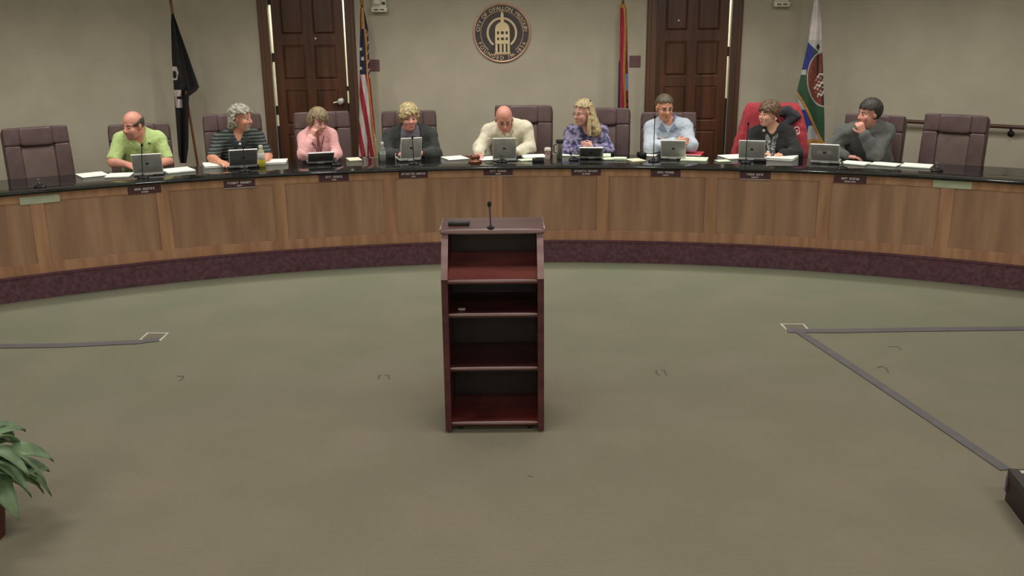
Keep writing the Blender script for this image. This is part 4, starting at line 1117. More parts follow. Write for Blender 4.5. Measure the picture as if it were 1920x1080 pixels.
    field_object(G3, 'trousers', [mat('trousers_' + S['id'], S.get('trouser', (46, 46, 52)), 0.9)], t, base)
    for (k0, kn, an) in knees:
        G4 = Field(an - [0.08, 0.25, 0.09], an + [0.08, 0.09, 0.03], 0.01) if abs(tocam[0]) < 0.25 else Field(an - [0.16, 0.25, 0.09], an + [0.16, 0.09, 0.03], 0.01)
        G4.cap(an + np.array([0, 0, -0.035]), an + tocam * 0.16 + np.array([0, 0, -0.045]), 0.046, 0.042, 0.02); G4.cap(an + np.array([0, 0, -0.03]), an, 0.045, 0.048, 0.02)
        G4.cut(lambda x, y, z: STEP + 0.004 - z)
        field_object(G4, 'shoe', [M_BLACK], t, base)
    # ---- small worn parts
    if S.get('glasses'):
        b = MB(); gm = mat('glasses_frame', (52, 46, 44), 0.3, metal=0.5)
        for sg in (-1, 1):
            b.tube([H(0.098 + 0.0, sg * 0.033 + 0.021 * math.cos(w * PI / 8), 0.002 + 0.015 * math.sin(w * PI / 8)) - base for w in range(17)], 0.0017, 6)
            b.tube([H(0.096, sg * 0.054, 0.006) - base, H(0.05, sg * 0.079, 0.008) - base, H(-0.01, sg * 0.086, 0.006) - base], 0.002, 6)
        b.tube([H(0.099, -0.012, 0.006) - base, H(0.104, 0, 0.009) - base, H(0.099, 0.012, 0.006) - base], 0.002, 6)
        b.build('glasses', gm, t, smooth=True)
    from mathutils.bvhtree import BVHTree
    trees = []
    for ob in [c for c in t.children if c.type == 'MESH' and c.name.split('.')[0] in ('body', 'polo_shirt', 'shirt', 'blouse', 'cardigan', 'top', 'jacket', 'sweater')]:
        trees.append(BVHTree.FromPolygons([v.co.copy() for v in ob.data.vertices], [tuple(p.vertices) for p in ob.data.polygons]))
    def surf(x, u, off=0.0):                       # point lying on the front of whatever is worn
        o_ = nb + ac2 * x - up * u + fr * 0.45 - base; best = None
        for tr in trees:
            h_ = tr.ray_cast(Vector(o_), Vector(-fr), 0.6)
            if h_[0] is not None and (best is None or h_[3] < best): best = h_[3]
        return nb + ac2 * x - up * u + fr * (0.45 - (best if best is not None else 0.36) + off)
    if S.get('collar'):
        for sg in (-1, 1):
            cs_ = S.get('flap', 1.0); c00, c01, c11, c10 = (0.066, -0.030), (0.012, 0.075 * cs_), (0.048, 0.100 * cs_), (0.100, 0.022); vs = []; fs = []; n = 7
            for i in range(n + 1):
                for j in range(n + 1):
                    a_, b_ = i / n, j / n
                    q_ = [c00[k] * (1 - a_) * (1 - b_) + c01[k] * a_ * (1 - b_) + c11[k] * a_ * b_ + c10[k] * (1 - a_) * b_ for k in (0, 1)]
                    vs.append(surf(sg * q_[0], q_[1], 0.010) - base)
            for i in range(n):
                for j in range(n): fs.append((i * (n + 1) + j, i * (n + 1) + j + 1, (i + 1) * (n + 1) + j + 1, (i + 1) * (n + 1) + j))
            b = MB(); b.add([Vector(v) for v in vs], fs); o_ = b.build('collar', S['collar'], t, smooth=True, angle=80); md = o_.modifiers.new('t', 'SOLIDIFY'); md.thickness = 0.007; md.offset = 0
    if S.get('lanyard'):
        lc, lw = S['lanyard']; b = MB()
        for sg in (-1, 1): b.tube([surf(sg * (S.get('lw', 0.062) - (S.get('lw', 0.062) - 0.004) * k / 9), -0.01 + 0.20 * k / 9, 0.007) - base for k in range(10)], lw, 6)
        b.build('lanyard', mat('lanyard_' + S['id'], lc, 0.7), t, smooth=True)
    if S.get('badge'):
        p = surf(S['badge'], 0.16, 0.012) - base; b = MB(); R3 = Matrix(((ac2[0], fr[0], up[0]), (ac2[1], fr[1], up[1]), (ac2[2], fr[2], up[2]))).to_4x4()
        b.box((0, 0, 0), (0.03, 0.004, 0.045), TR(Vector(p)) @ R3, bev=0.001); b.build('badge', M_EDGE, t)
    for (nm, px, R_, szz, mt) in S.get('pins', ()):
        p = np.array(at_r(*px, R_)); 
        b = MB(); b.cushion(Vector(p - base), szz, None, e=0.6, nu=14, nv=8); b.build(nm, mt, t, smooth=True)
    S['_'] = dict(H=H, surf=surf, base=base, t=t, fr=fr, up=up, ac2=ac2, nb=nb, chest=chest, A=A, hip=hip)
    return t

def cloth(name, rgb, rough=0.92, rgb2=None, scale=(12, 12, 12)): return mat(name, rgb, rough, rgb2=rgb2 or tuple(v * 0.92 for v in rgb), scale=scale, sheen=0.1)
def two_tone(zfn):                                  # inner neck area or collar band in the second material
    return zfn
def collar_fn(c, chest, ac2, fr, up, nb, arms):     # contrast collar
    u = (c - nb) @ up; r = np.linalg.norm((c - nb) - np.outer(u, up), axis=1)
    return ((u > -0.035) & (r < 0.098)).astype(int)
def placket_fn(c, chest, ac2, fr, up, nb, arms):
    x = (c - chest) @ ac2; f = (c - chest) @ fr; u = (c - nb) @ up
    return ((np.abs(x - 0.008) < 0.0045) & (f > 0.05) & (u > -0.26) & (u < -0.05)).astype(int)

SK = dict(pink=(214, 148, 128), warm=(216, 152, 122), pale=(222, 164, 146), ruddy=(222, 158, 138))
HS_SHORT = dict(t=0.012, line=0.066, front=0.010, low=-0.055, wob=0.003)
PEOPLE = []
def P_(label, **S): PEOPLE.append((label, S))

P_('balding man in a light green polo shirt leaning on the desk, goatee, looking left', id='green', skin=SK['pink'], hair=(92, 78, 66), yaw=-36, pitch=10, head=(249, 236), hs=1.06, headR=9.60,
   sh=((227, 264), (297, 262)), shR=9.72, bulk=1.10, belly=0.02, neck=1.1, beard='goatee', beardc=(158, 118, 104),
   armL=dict(el=(212, 304, 9.60), wr=(240, 309, 9.46), hd=[0.75, -0.5, -0.1], hn=[0.3, 0.2, -0.9], ts=-1, curl=0.3), armR=dict(el=(315, 302, 9.62), wr=(288, 316, 9.44), hd=[-0.7, -0.6, -0.1], hn=[-0.2, 0.1, -0.9], ts=1, curl=0.25),
   hairstyle=dict(t=0.008, line=0.02, front=-0.022, low=-0.06, bald=0.062, wob=0.002),
   clothes=[dict(name='polo_shirt', g=0.012, sleeve=0, short=0.015, mats=[cloth('polo_green', (190, 214, 138)), cloth('polo_green_line', (126, 146, 92))], fn=placket_fn, neck=0.062, drop=0.015, vee=0.085)], collar=cloth('polo_green', (190, 214, 138)),
   pins=[('shirt_emblem', (280, 269), 9.575, (0.028, 0.012, 0.02), mat('emblem_green', (86, 110, 70), 0.8))], trouser=(70, 64, 54))

def _grey_hair_caps():
    rr = random.Random(3); L = []
    for i in range(16):
        a = rr.uniform(0.5, 2 * PI - 0.5); u = rr.uniform(-0.08, 0.09); f = -0.02 + 0.075 * math.cos(a) ; s = 0.095 * math.sin(a)
        L.append(((f, s, u), (f - 0.012, s * 1.06, u - 0.02), 0.026, 0.02))
    return [l for l in L if l[0][0] < 0.0]
P_('man with bushy grey hair and goatee in a dark striped polo, looking right', id='striped', skin=SK['warm'], hair=(172, 166, 148), yaw=62, pitch=4, head=(453, 222), hs=1.04, headR=9.70,
   sh=((412, 264), (482, 258)), shR=9.76, bulk=1.06, belly=0.02, beard='goatee', beardc=(176, 168, 156),
   armL=dict(el=(398, 296, 9.64), wr=(412, 304, 9.46), hd=[0.6, -0.7, 0], hn=[0.1, 0.1, -1], ts=-1, curl=0.3), armR=dict(el=(502, 293, 9.66), wr=(500, 303, 9.47), hd=[-0.5, -0.8, 0], hn=[0, 0, -1], ts=1, curl=0.25),
   hairstyle=dict(t=0.022, line=0.072, front=-0.008, low=-0.10, wob=0.010, wf=85, side=1.2, top=0.8, back=True, side_puff=1.15, caps=_grey_hair_caps()), hair_scale=(40, 40, 40),
   clothes=[dict(name='polo_shirt', g=0.013, sleeve=0, short=0.005, mats=[stripe_mat('polo_striped', (34, 42, 42), (92, 100, 94), 30.0, 0.60)], neck=0.06, drop=0.02, vee=0.075)], collar=cloth('collar_dark', (44, 52, 52)),
   pins=[('microphone_clip', (450, 270), 9.575, (0.02, 0.014, 0.026), M_EDGE)])

P_('woman in a pink cardigan with short blonde hair resting her cheek on her hand', id='pink', skin=SK['pale'], hair=(150, 130, 96), yaw=34, pitch=16, roll=-6, head=(597, 228), hs=0.98, headR=9.64,
   sh=((572, 260), (619, 256)), shR=9.75, bulk=0.9, bust=True,
   armL=dict(el=(570, 291, 9.52), wr=(584, 259, 9.56), hd=[0.35, 0.1, 1.0], hn=[0.5, 0.85, 0.0], ts=-1, curl=0.75, hsz=0.95), armR=dict(el=(630, 288, 9.64), wr=(626, 301, 9.46), hd=[-0.3, -0.9, 0], hn=[0, 0, -1], ts=1, curl=0.3, hsz=0.95),
   hairstyle=dict(t=0.024, line=0.046, sweep=-0.3, front=0.024, low=-0.085, wob=0.005, wf=70, side=1.1, side_puff=0.9),
   clothes=[dict(name='blouse', g=0.010, sleeve=None, mats=[cloth('blouse_rose', (190, 132, 140))], neck=0.066, drop=0.03), dict(name='cardigan', g=0.020, sleeve=0.93, mats=[cloth('cardigan_pink', (238, 178, 176))], neck=0.078, drop=0.02, open=0.022, wr=0.007)],
   lanyard=((70, 40, 48), 0.0035), lany_off=0.025)

P_('woman with short blonde hair in a charcoal jacket over a grey top', id='blonde', skin=SK['ruddy'], hair=(200, 180, 128), yaw=14, pitch=6, head=(767, 221), hs=1.05, headR=9.68,
   sh=((733, 258), (805, 256)), shR=9.78, bulk=1.14, belly=0.04, bust=True,
   armL=dict(el=(724, 292, 9.64), wr=(748, 304, 9.48), hd=[0.6, -0.7, 0], hn=[0, 0, -1], ts=-1, curl=0.25), armR=dict(el=(815, 290, 9.66), wr=(790, 304, 9.48), hd=[-0.7, -0.6, 0], hn=[0, 0, -1], ts=1, curl=0.25),
   hairstyle=dict(t=0.026, line=0.044, front=0.020, sweep=0.35, low=-0.05, wob=0.008, wf=70, top=1.0), hair_scale=(45, 45, 45),
   clothes=[dict(name='top', g=0.011, sleeve=None, mats=[cloth('top_grey', (104, 98, 106))], neck=0.06, drop=0.02), dict(name='jacket', g=0.024, sleeve=0.95, mats=[cloth('jacket_charcoal', (50, 52, 50))], neck=0.086, drop=0.03, open=0.125, wr=0.006)],
   lanyard=((48, 44, 48), 0.004), lw=0.04, badge=0.0, lany_off=0.05)

P_('bald man in a cream long-sleeved shirt leaning forward, hand by the gavel', id='cream', skin=SK['pink'], hair=(150, 126, 110), yaw=6, pitch=27, head=(945, 224), hs=1.07, headR=9.56,
   sh=((918, 248), (984, 242)), shR=9.68, bulk=1.12, belly=0.03, neck=1.1, glasses=True,
   armL=dict(el=(900, 276, 9.58), wr=(897, 292, 9.40), hd=[0.15, -0.95, -0.25], hn=[0.1, -0.2, -1], ts=1, curl=0.3), armR=dict(el=(993, 278, 9.62), wr=(968, 294, 9.42), hd=[-0.8, -0.5, 0], hn=[0, 0, -1], ts=1, curl=0.25),
   hairstyle=dict(t=0.004, line=0.0, front=-0.02, low=-0.055, bald=0.03, wob=0.001),
   clothes=[dict(name='shirt', g=0.018, sleeve=0.92, mats=[cloth('shirt_cream', (226, 218, 192))],  neck=0.062, drop=0.015, vee=0.06, wr=0.009)], collar=cloth('shirt_cream', (226, 218, 192)),
   lanyard=((44, 36, 32), 0.0045), lany_off=0.035)

def blouse_mat():
    m = mat('blouse_print', (150, 140, 168), 0.9, rgb2=(62, 66, 100), scale=(22, 22, 22), detail=1.5, lo=0.42, hi=0.58); return m
P_('woman with long blonde hair in a purple print blouse, hands clasped, looking left', id='longhair', skin=SK['pale'], hair=(200, 178, 132), yaw=-50, pitch=8, head=(1093, 212), hs=1.0, headR=9.66,
   sh=((1072, 250), (1126, 247)), shR=9.76, bulk=0.98, bust=True, glasses=True,
   armL=dict(el=(1062, 286, 9.62), wr=(1090, 279, 9.50), hd=[0.75, -0.1, 0.35], hn=[0.1, 1.0, -0.1], ts=-1, curl=0.7, hsz=0.95), armR=dict(el=(1141, 282, 9.64), wr=(1112, 278, 9.50), hd=[-0.75, -0.15, 0.3], hn=[-0.1, 1.0, -0.1], ts=1, curl=0.6, hsz=0.95),
   hairstyle=dict(t=0.020, line=0.090, front=-0.012, low=-0.30, long=True, wob=0.004, wf=90,
       caps=[((-0.05, 0.05, 0.0), (-0.06, 0.10, -0.19), 0.06, 0.068), ((-0.09, 0.0, 0.0), (-0.095, 0.02, -0.20), 0.06, 0.065), ((-0.05, -0.055, 0.0), (-0.03, -0.09, -0.15), 0.04, 0.045), ((-0.03, 0.08, -0.02), (0.0, 0.11, -0.21), 0.03, 0.03)],
       locks=[((-0.01, 0.085, -0.05), (0.03, 0.10, -0.215), 0.026, 0.02), ((-0.01, -0.085, -0.04), (0.03, -0.115, -0.19), 0.032, 0.034)]), hair_scale=(70, 70, 8),
   clothes=[dict(name='blouse', g=0.018, sleeve=0.92, mats=[blouse_mat()], neck=0.07, drop=0.03, vee=0.09, wr=0.008)],
   pins=[('hair_clip', (1106, 189), 9.655, (0.03, 0.02, 0.018), mat('clip_brown', (60, 44, 34), 0.4))])

P_('man with glasses in a pale blue shirt, arms crossed', id='blueshirt', skin=SK['warm'], hair=(98, 88, 66), yaw=16, pitch=9, head=(1246, 203), hs=1.03, headR=9.70,
   sh=((1222, 241), (1283, 238)), shR=9.78, bulk=1.05, glasses=True,
   armL=dict(el=(1218, 277, 9.60), wr=(1266, 267, 9.53), hd=[0.95, -0.05, 0.1], hn=[0.0, 0.9, -0.3], ts=-1, curl=0.5), armR=dict(el=(1296, 273, 9.62), wr=(1250, 272, 9.58), hd=[-0.9, 0.3, 0.1], hn=[0.1, 0.9, 0.1], ts=1, curl=0.5),
   hairstyle=dict(t=0.014, line=0.082, front=-0.010, low=-0.05, wob=0.003, top=1.1),
   clothes=[dict(name='shirt', g=0.018, sleeve=0.90, mats=[cloth('shirt_pale_blue', (192, 202, 212)), cloth('collar_blue', (128, 136, 164))], fn=collar_fn, neck=0.06, drop=0.01, vee=0.04, wr=0.008)], collar=cloth('collar_blue', (128, 136, 164)), flap=0.55, trouser=(58, 56, 58))

def scarf_pins(): return [('earring', (1455, 223), 9.60, (0.012, 0.012, 0.02), M_EDGE), ('badge', (1440, 285), 9.50, (0.035, 0.012, 0.022), M_EDGE), ('brooch', (1432, 245), 9.60, (0.03, 0.015, 0.03), mat('scarf_pale', (170, 172, 164), 0.8))]
P_('woman with short brown hair in black with a grey patterned scarf, looking left', id='scarf', skin=(226, 170, 142), hair=(112, 84, 58), yaw=-52, pitch=2, head=(1441, 214), hs=0.99, headR=9.70,
   sh=((1417, 254), (1476, 252)), shR=9.78, bulk=1.0, bust=True,
   armL=dict(el=(1402, 290, 9.64), wr=(1430, 299, 9.52), hd=[0.7, -0.5, -0.1], hn=[0, 0, -1], ts=-1, curl=0.25), armR=dict(el=(1494, 288, 9.64), wr=(1466, 299, 9.52), hd=[-0.7, -0.5, -0.1], hn=[0, 0, -1], ts=1, curl=0.25),
   hairstyle=dict(t=0.024, line=0.050, front=0.012, low=-0.03, wob=0.007, wf=75, back=False), hair_scale=(45, 45, 30), lips=(196, 122, 112),
   clothes=[dict(name='jacket', g=0.020, sleeve=0.95, mats=[cloth('jacket_black', (34, 34, 33))], neck=0.07, drop=0.02, vee=0.05, wr=0.006)], pins=scarf_pins())

P_('man with dark hair in a grey sweater, hand on his chin, looking left', id='sweater', skin=SK['ruddy'], hair=(58, 54, 46), yaw=-64, pitch=6, head=(1630, 213), hs=1.06, headR=9.64,
   sh=((1582, 252), (1661, 248)), shRl=9.60, shRr=9.80, bulk=1.12, belly=0.03, hipda=0.6,
   armL=dict(el=(1552, 284, 9.52), wr=(1585, 298, 9.50), hd=[0.8, -0.3, -0.05], hn=[0, 0, -1], ts=-1, curl=0.3), armR=dict(el=(1641, 294, 9.50), wr=(1619, 251, 9.50), hd=[-0.40, 0.05, 0.85], hn=[-0.1, 0.95, 0.1], ts=-1, curl=1.0),
   hairstyle=dict(t=0.016, line=0.064, front=-0.002, low=-0.07, wob=0.003, top=1.1),
   clothes=[dict(name='sweater', g=0.020, sleeve=0.93, mats=[cloth('sweater_grey', (92, 94, 90))], neck=0.064, drop=0.0, wr=0.009)])
for lb, S in PEOPLE: person(lb, S)

# scarf of the woman in black
S = PEOPLE[7][1]; q = S['_']; b = MB()
pts = [q['nb'] + q['up'] * 0.02 + q['ac2'] * 0.080 * math.sin(a) - q['fr'] * 0.08 * math.cos(a) for a in [-2.6 + 5.2 * i / 12 for i in range(13)]]
b.tube([p - q['base'] for p in pts], [0.024] * 13, 10)
for x0, x1, L in ((-0.02, -0.005, 0.30), (0.02, 0.022, 0.26)):
    b.tube([q['nb'] + q['ac2'] * x0 * 2.6 + q['fr'] * 0.075 - q['base'], q['surf'](x0, 0.10, 0.010) - q['base'], q['surf'](x1, L * 0.6, 0.010) - q['base'], q['surf'](x1, L * 0.85, 0.010) - q['base']], [0.03, 0.026, 0.024, 0.018], 10)
b.build('scarf', mat('scarf_print', (128, 128, 120), 0.9, rgb2=(44, 44, 44), scale=(40, 40, 40), detail=1, lo=0.42, hi=0.58), q['t'], smooth=True)
# collar logo patch of the striped polo etc. stay in the weave

# ------------------------------------------------------------------ red jacket draped over the chair
ch, ca = chairs[8]
jk = thing('jacket', 'red jacket with dark lining and white circled letter draped over a chair back', 'jacket', ch.location.copy(), ch.rotation_euler.z)
def jx(px, py, R): 
    p = at_r(px, py, R); return ch.matrix_world.inverted() @ p if False else p
G = None
jb = np.array(ch.location); tw = nrm_([CX - jb[0], CY - jb[1], 0]); xr = np.array([-tw[1], tw[0], 0]); xr = xr if xr[0] > 0 else -xr
top_c = np.array(at_r(1447, 197, 10.06))
lo = top_c - [0.6, 0.5, 0.75]; hi = top_c + [0.6, 0.45, 0.08]
G = Field(lo, hi, 0.009)
def JP(px, py, R): return np.array(at_r(px, py, R))
rows_j = [(203, 1402, 1494), (220, 1396, 1501), (245, 1388, 1507), (270, 1381, 1509), (296, 1372, 1510)]
for i in range(len(rows_j) - 1):
    for f in (0.0, 0.25, 0.5, 0.75):
        y, xl, xr_ = [rows_j[i][k] + (rows_j[i + 1][k] - rows_j[i][k]) * f for k in range(3)]
        Rj = 10.075 - (y - 203) * 0.0012
        for fx in np.linspace(0, 1, 9):
            bul = 0.035 * (abs(fx - 0.5) * 2) ** 2
            px = xl + 6 + (xr_ - xl - 12) * fx
            p = JP(px, y, Rj - bul); G.ell(p, np.eye(3), (0.055, 0.05, 0.06), 0.03)
G.wob(0.008, 30, 0.4)
jbase = np.array(ch.location)
jk.rotation_euler = (0, 0, 0)
field_object(G, 'shell', [mat('jacket_red', (168, 44, 54), 0.75, rgb2=(146, 36, 46), scale=(7, 7, 7), sheen=0.2)], jk, jbase)
G = Field(JP(1482, 222, 9.95) - 0.3, JP(1482, 222, 9.95) + 0.3, 0.008)
for (qx, qy, rw, rh) in ((1466, 210, 0.05, 0.05), (1476, 208, 0.06, 0.055), (1487, 214, 0.06, 0.045), (1495, 219, 0.04, 0.03), (1484, 224, 0.06, 0.045), (1476, 232, 0.05, 0.045), (1472, 240, 0.035, 0.04)):
    G.ell(JP(qx, qy, 9.955), np.array([xr, tw, [0, 0, 1]]), (rw, 0.028, rh), 0.02)
G.wob(0.003, 60, 0.2)
field_object(G, 'lining', [mat('jacket_lining', (52, 52, 58), 0.8)], jk, jbase)
lp_ = JP(1493.5, 245.5, 9.885); b = MB()
yv = np.array([0, 0, 1.0]); c_, s_ = xr, yv
b.tube([Vector(lp_ - jbase + c_ * 0.030 * math.cos(w) + s_ * 0.04 * math.sin(w)) for w in [0.55 + 5.3 * i / 22 for i in range(23)]], 0.0045, 6)
b.tube([Vector(lp_ - jbase + c_ * x + s_ * z) for x, z in ((0.034, -0.025), (0.0, -0.028), (0.0, 0.008), (0.026, 0.012), (0.03, -0.028))], 0.005, 6)
b.build('letter_emblem', M_EDGE, jk, smooth=True)

# ================================================================== things on the counter
def put(t, px, py, dz=0.0):
    p = at_z(px, py, TOP); a, r = polar_of(p); t.location = (p.x, p.y, TOP + dz); t.rotation_euler = (0, 0, face_rot(a)); return a, r
LAP = [  # hinge position, lid width, lid height, tilt, turn, colour, label
    (279, 328.5, 0.262, 0.205, 24, -4, 0, 'silver laptop in front of the man in the light green polo'),
    (457, 314.5, 0.268, 0.20, 32, 3, 1, 'grey laptop in front of the man in the striped polo'),
    (601, 306.5, 0.255, 0.19, 55, 4, 1, 'laptop with its lid folded far back before the woman in pink'),  # dark reflection in the lid put into the grey shell colour
    (770, 301.5, 0.215, 0.225, 16, 14, 0, 'silver laptop in front of the woman in the charcoal jacket'),
    (946, 302, 0.235, 0.225, 17, 0, 0, 'silver laptop in front of the bald man in cream'),
    (1109, 297.5, 0.235, 0.18, 52, -2, 1, 'laptop with its lid folded far back before the long-haired blonde woman'),  # grey shell here too paints the lid's dark reflection
    (1262, 298.5, 0.245, 0.19, 22, -3, 0, 'silver laptop in front of the man in the pale blue shirt'),
    (1409, 300.5, 0.252, 0.19, 18, -2, 0, 'silver laptop in front of the woman with the grey scarf'),
    (1546, 306, 0.265, 0.20, 30, -6, 0, 'silver laptop in front of the man in the grey sweater')]
def laptop(w, h, tilt, dark, label):
    t = thing('laptop', label, 'laptop', (0, 0, 0), 0, 'laptops along the counter')
    b = MB(); b.box((0, -0.105, 0.010), (w, 0.20, 0.018), bev=0.004); b.build('base', M_SILVERD if dark else M_SILVER, t)
    b = MB(); b.box((0, -0.115, 0.0195), (w * 0.9, 0.12, 0.002)); b.build('keyboard', M_BLACK, t)
    b = MB(); b.box((0, 0.004, 0.014), (w * 0.30, 0.018, 0.026), bev=0.004); b.build('hinge', M_EDGE if not dark else M_SILVER, t)
    L = TR(0, 0.006, 0.022) @ RX(math.radians(-tilt))
    b = MB(); b.box((0, 0, h / 2), (w, 0.012, h), L, bev=0.005); lid = b.build('lid', M_SILVERD if dark else M_SILVER, t, smooth=True)
    b = MB(); e = 0.006
    b.box((0, 0, h - e / 2), (w, 0.0145, e), L, bev=0.002)
    for s in (-1, 1): b.box((s * (w / 2 - 0.003), 0, h / 2), (0.006, 0.0142, h - 0.012), L, bev=0.002)
    b.box((0, 0, 0.006), (w * 0.98, 0.0142, 0.008), L, bev=0.002); b.build('rim', M_EDGE, lid)
    b = MB(); b.box((0, -0.0065, h / 2), (w * 0.9, 0.002, h * 0.86), L); b.build('screen', M_SCREEN, lid)
    b = MB()
    for dx in (-0.0075, 0.0075): b.box((dx, 0.0066, h * 0.52), (0.0115, 0.002, 0.018), L)
    b.build('logo', M_SCREEN, lid)
    return t
for (px, py, w, h, tl, tw, dk, lb) in LAP:
    t = laptop(w, h, tl, dk, lb); a, r = put(t, px, py); t.rotation_euler.z += math.radians(tw)
    if '1546' == str(px):
        lid = [c for c in t.children if c.name.startswith('lid')][0]
        b = MB(); L = TR(0, 0.006, 0.022) @ RX(math.radians(-tl))
        for s in (-1, 1): b.box((s * 0.045, 0.0064, h * 0.54), (0.042, 0.0016, 0.034), L, bev=0.0005)
        b.build('sticker', mat('sticker_pale', (206, 206, 200), 0.5), lid)

# microphones on round bases: (position of base, tip position or None for a folded stub)
MIC = [((75, 351), None, 'short gooseneck microphone stub on the counter before the left-end empty chair'), ((268, 334), (266, 272), 'gooseneck microphone by the silver laptop of the man in the green polo'),
       ((459, 321), (456, 276), 'gooseneck microphone by the grey laptop of the man in the striped polo'), ((630, 309), None, 'folded microphone beside the folded-back laptop of the woman in pink'),
       ((776, 307.5), (773, 258), 'gooseneck microphone before the laptop of the woman in the charcoal jacket'), ((941, 303.5), None, 'folded microphone at the foot of the bald man\'s laptop'),
       ((1076, 300), (1070, 288), 'low folded microphone beside the long-haired woman\'s laptop'), ((1225, 303), (1228, 219), 'tall straight gooseneck microphone before the man in pale blue'),
       ((1398, 305), (1403, 232), 'tall leaning gooseneck microphone before the woman with the grey scarf'), ((1579, 317), None, 'folded microphone right of the grey sweater man\'s laptop'),
       ((1757, 320.5), None, 'short gooseneck microphone stub on the counter before the right-end empty chair')]
M_MIC = mat('mic_grey', (112, 110, 104), 0.35, metal=0.5)
for (bp_, tp_, lb) in MIC:
    p = at_z(*bp_, TOP); a, r = polar_of(p)
    t = thing('gooseneck_microphone', lb, 'microphone', (p.x, p.y, TOP), face_rot(a), 'microphones along the counter')
    b = MB(); b.lathe([(0.05, 0), (0.052, 0.006), (0.045, 0.018), (0.018, 0.024), (0.016, 0.032)], 22); b.build('base', M_BLACK, t, smooth=True)
    if tp_:
        q = at_r(*tp_, r + 0.03); v = Matrix.Rotation(-face_rot(a), 3, 'Z') @ (q - p)
        b = MB(); b.tube([(0, 0, 0.02), (v.x * 0.25, v.y * 0.1, v.z * 0.4), (v.x * 0.65, v.y * 0.5, v.z * 0.8), v], 0.0042, 8); b.build('stem', M_BLACK, t, smooth=True)
        b = MB(); b.cushion(v, (0.02, 0.02, 0.034), e=0.7, nu=14, nv=10); b.build('capsule', MATS['foam'], t, smooth=True)
    else:
        b = MB(); b.tube([(0, 0, 0.02), (0.004, -0.004, 0.05)], [0.013, 0.011], 10); b.build('stem', M_MIC, t, smooth=True)
        b = MB(); b.cushion((0.005, -0.005, 0.06), (0.02, 0.02, 0.03), e=0.7, nu=14, nv=10); b.build('capsule', M_MIC, t, smooth=True)

# papers: centre, width, depth, turn, thickness, material, label
def paper(px, py, w, d, tw, h, mt, lb, nm='paper', gp='papers on the counter', cat='paper', lift=0.0):
    t = thing(nm, lb, cat, (0, 0, 0), 0, gp); put(t, px, py, lift); t.rotation_euler.z += math.radians(tw)
    b = MB(); b.box((0, 0, h / 2), (w, d, h), bev=min(0.001, h / 4)); b.build('sheet' if h < 0.006 else 'stack', mt, t)
    return t
PAP = [(173, 328, 0.24, 0.27, 12, 0.006, 0, 'white papers nearest the left-end empty chair'), (224, 329.5, 0.22, 0.24, -14, 0.010, 0, 'white papers overlapping on the counter left of the green polo man\'s laptop'),
       (334, 320.5, 0.26, 0.27, 14, 0.014, 0, 'thick white papers right of the green polo man\'s laptop'),
       (405, 311, 0.235, 0.27, 3, 0.022, 0, 'thick white paper stack left of the grey laptop'), (518, 305, 0.21, 0.24, -8, 0.022, 0, 'thick pale paper stack behind the yellow drink bottle'),
       (664, 299.5, 0.13, 0.20, 10, 0.010, 2, 'small cream notepad right of the woman in pink'), (748, 296.5, 0.075, 0.10, 0, 0.055, 0, 'small upright white card before the woman in charcoal'),
       (853, 296.5, 0.22, 0.25, 20, 0.006, 0, 'white sheet left of the gavel'), (915, 297, 0.20, 0.25, 16, 0.004, 0, 'white sheet under the bald man\'s hand'),
       (1001, 294.5, 0.24, 0.22, 10, 0.014, 0, 'white papers right of the bald man\'s laptop, upper stack'), (987, 300, 0.15, 0.12, 20, 0.004, 1, 'pale green sheet right of the bald man\'s laptop, lower sheet'),
       (1070, 290.5, 0.18, 0.16, 0, 0.005, 0, 'white sheet beside the steel travel mug'), (1136, 293, 0.10, 0.20, 0, 0.016, 1, 'pale papers just right of the long-haired woman\'s laptop'), (1143, 298, 0.15, 0.13, 14, 0.006, 1, 'pale green sheet in front of the papers by the long-haired woman'),
       (1163, 299, 0.125, 0.12, 0, 0.018, 1, 'small square pale notepad between two sheets'), (1192, 300.5, 0.15, 0.18, 26, 0.006, 2, 'slanted cream sheet left of the tall straight microphone'),
       (1219, 290.5, 0.15, 0.22, -14, 0.008, 0, 'white sheet behind the tall straight microphone'), (1302, 299.5, 0.255, 0.24, -6, 0.012, 1, 'pale green papers right of the pale blue shirt man\'s laptop'),
       (1376, 294.5, 0.24, 0.27, 26, 0.008, 0, 'white papers left of the scarf woman\'s laptop'), (1355, 302, 0.13, 0.12, 20, 0.006, 1, 'pale green slip left of the leaning microphone'),
       (1466, 297.5, 0.27, 0.30, -12, 0.026, 0, 'thickest white paper stack, right of the scarf woman\'s laptop'),
       (1604, 306.5, 0.24, 0.20, -18, 0.010, 0, 'white papers before the grey sweater man, left pile'), (1660, 308.5, 0.25, 0.20, -16, 0.008, 0, 'white papers before the grey sweater man, right pile'),
       (1719, 311.5, 0.26, 0.24, -8, 0.010, 0, 'separate white papers beside the right-end empty chair')]
for (px, py, w, d, tw, h, k, lb) in PAP: paper(px, py, w, d, tw, h, (M_PAPER, M_PAPERG, M_CREAM)[k], lb)
t = paper(1299, 289, 0.20, 0.24, -8, 0.014, mat('red_folder', (214, 74, 84), 0.6), 'red folder lying behind the pale blue shirt man\'s laptop', 'folder', None, 'folder')
for c in t.children: c.name = 'cover'
b = MB(); b.box((0.0, 0.008, 0.006), (0.196, 0.24, 0.006)); b.build('paper_edge', M_PAPER, t)

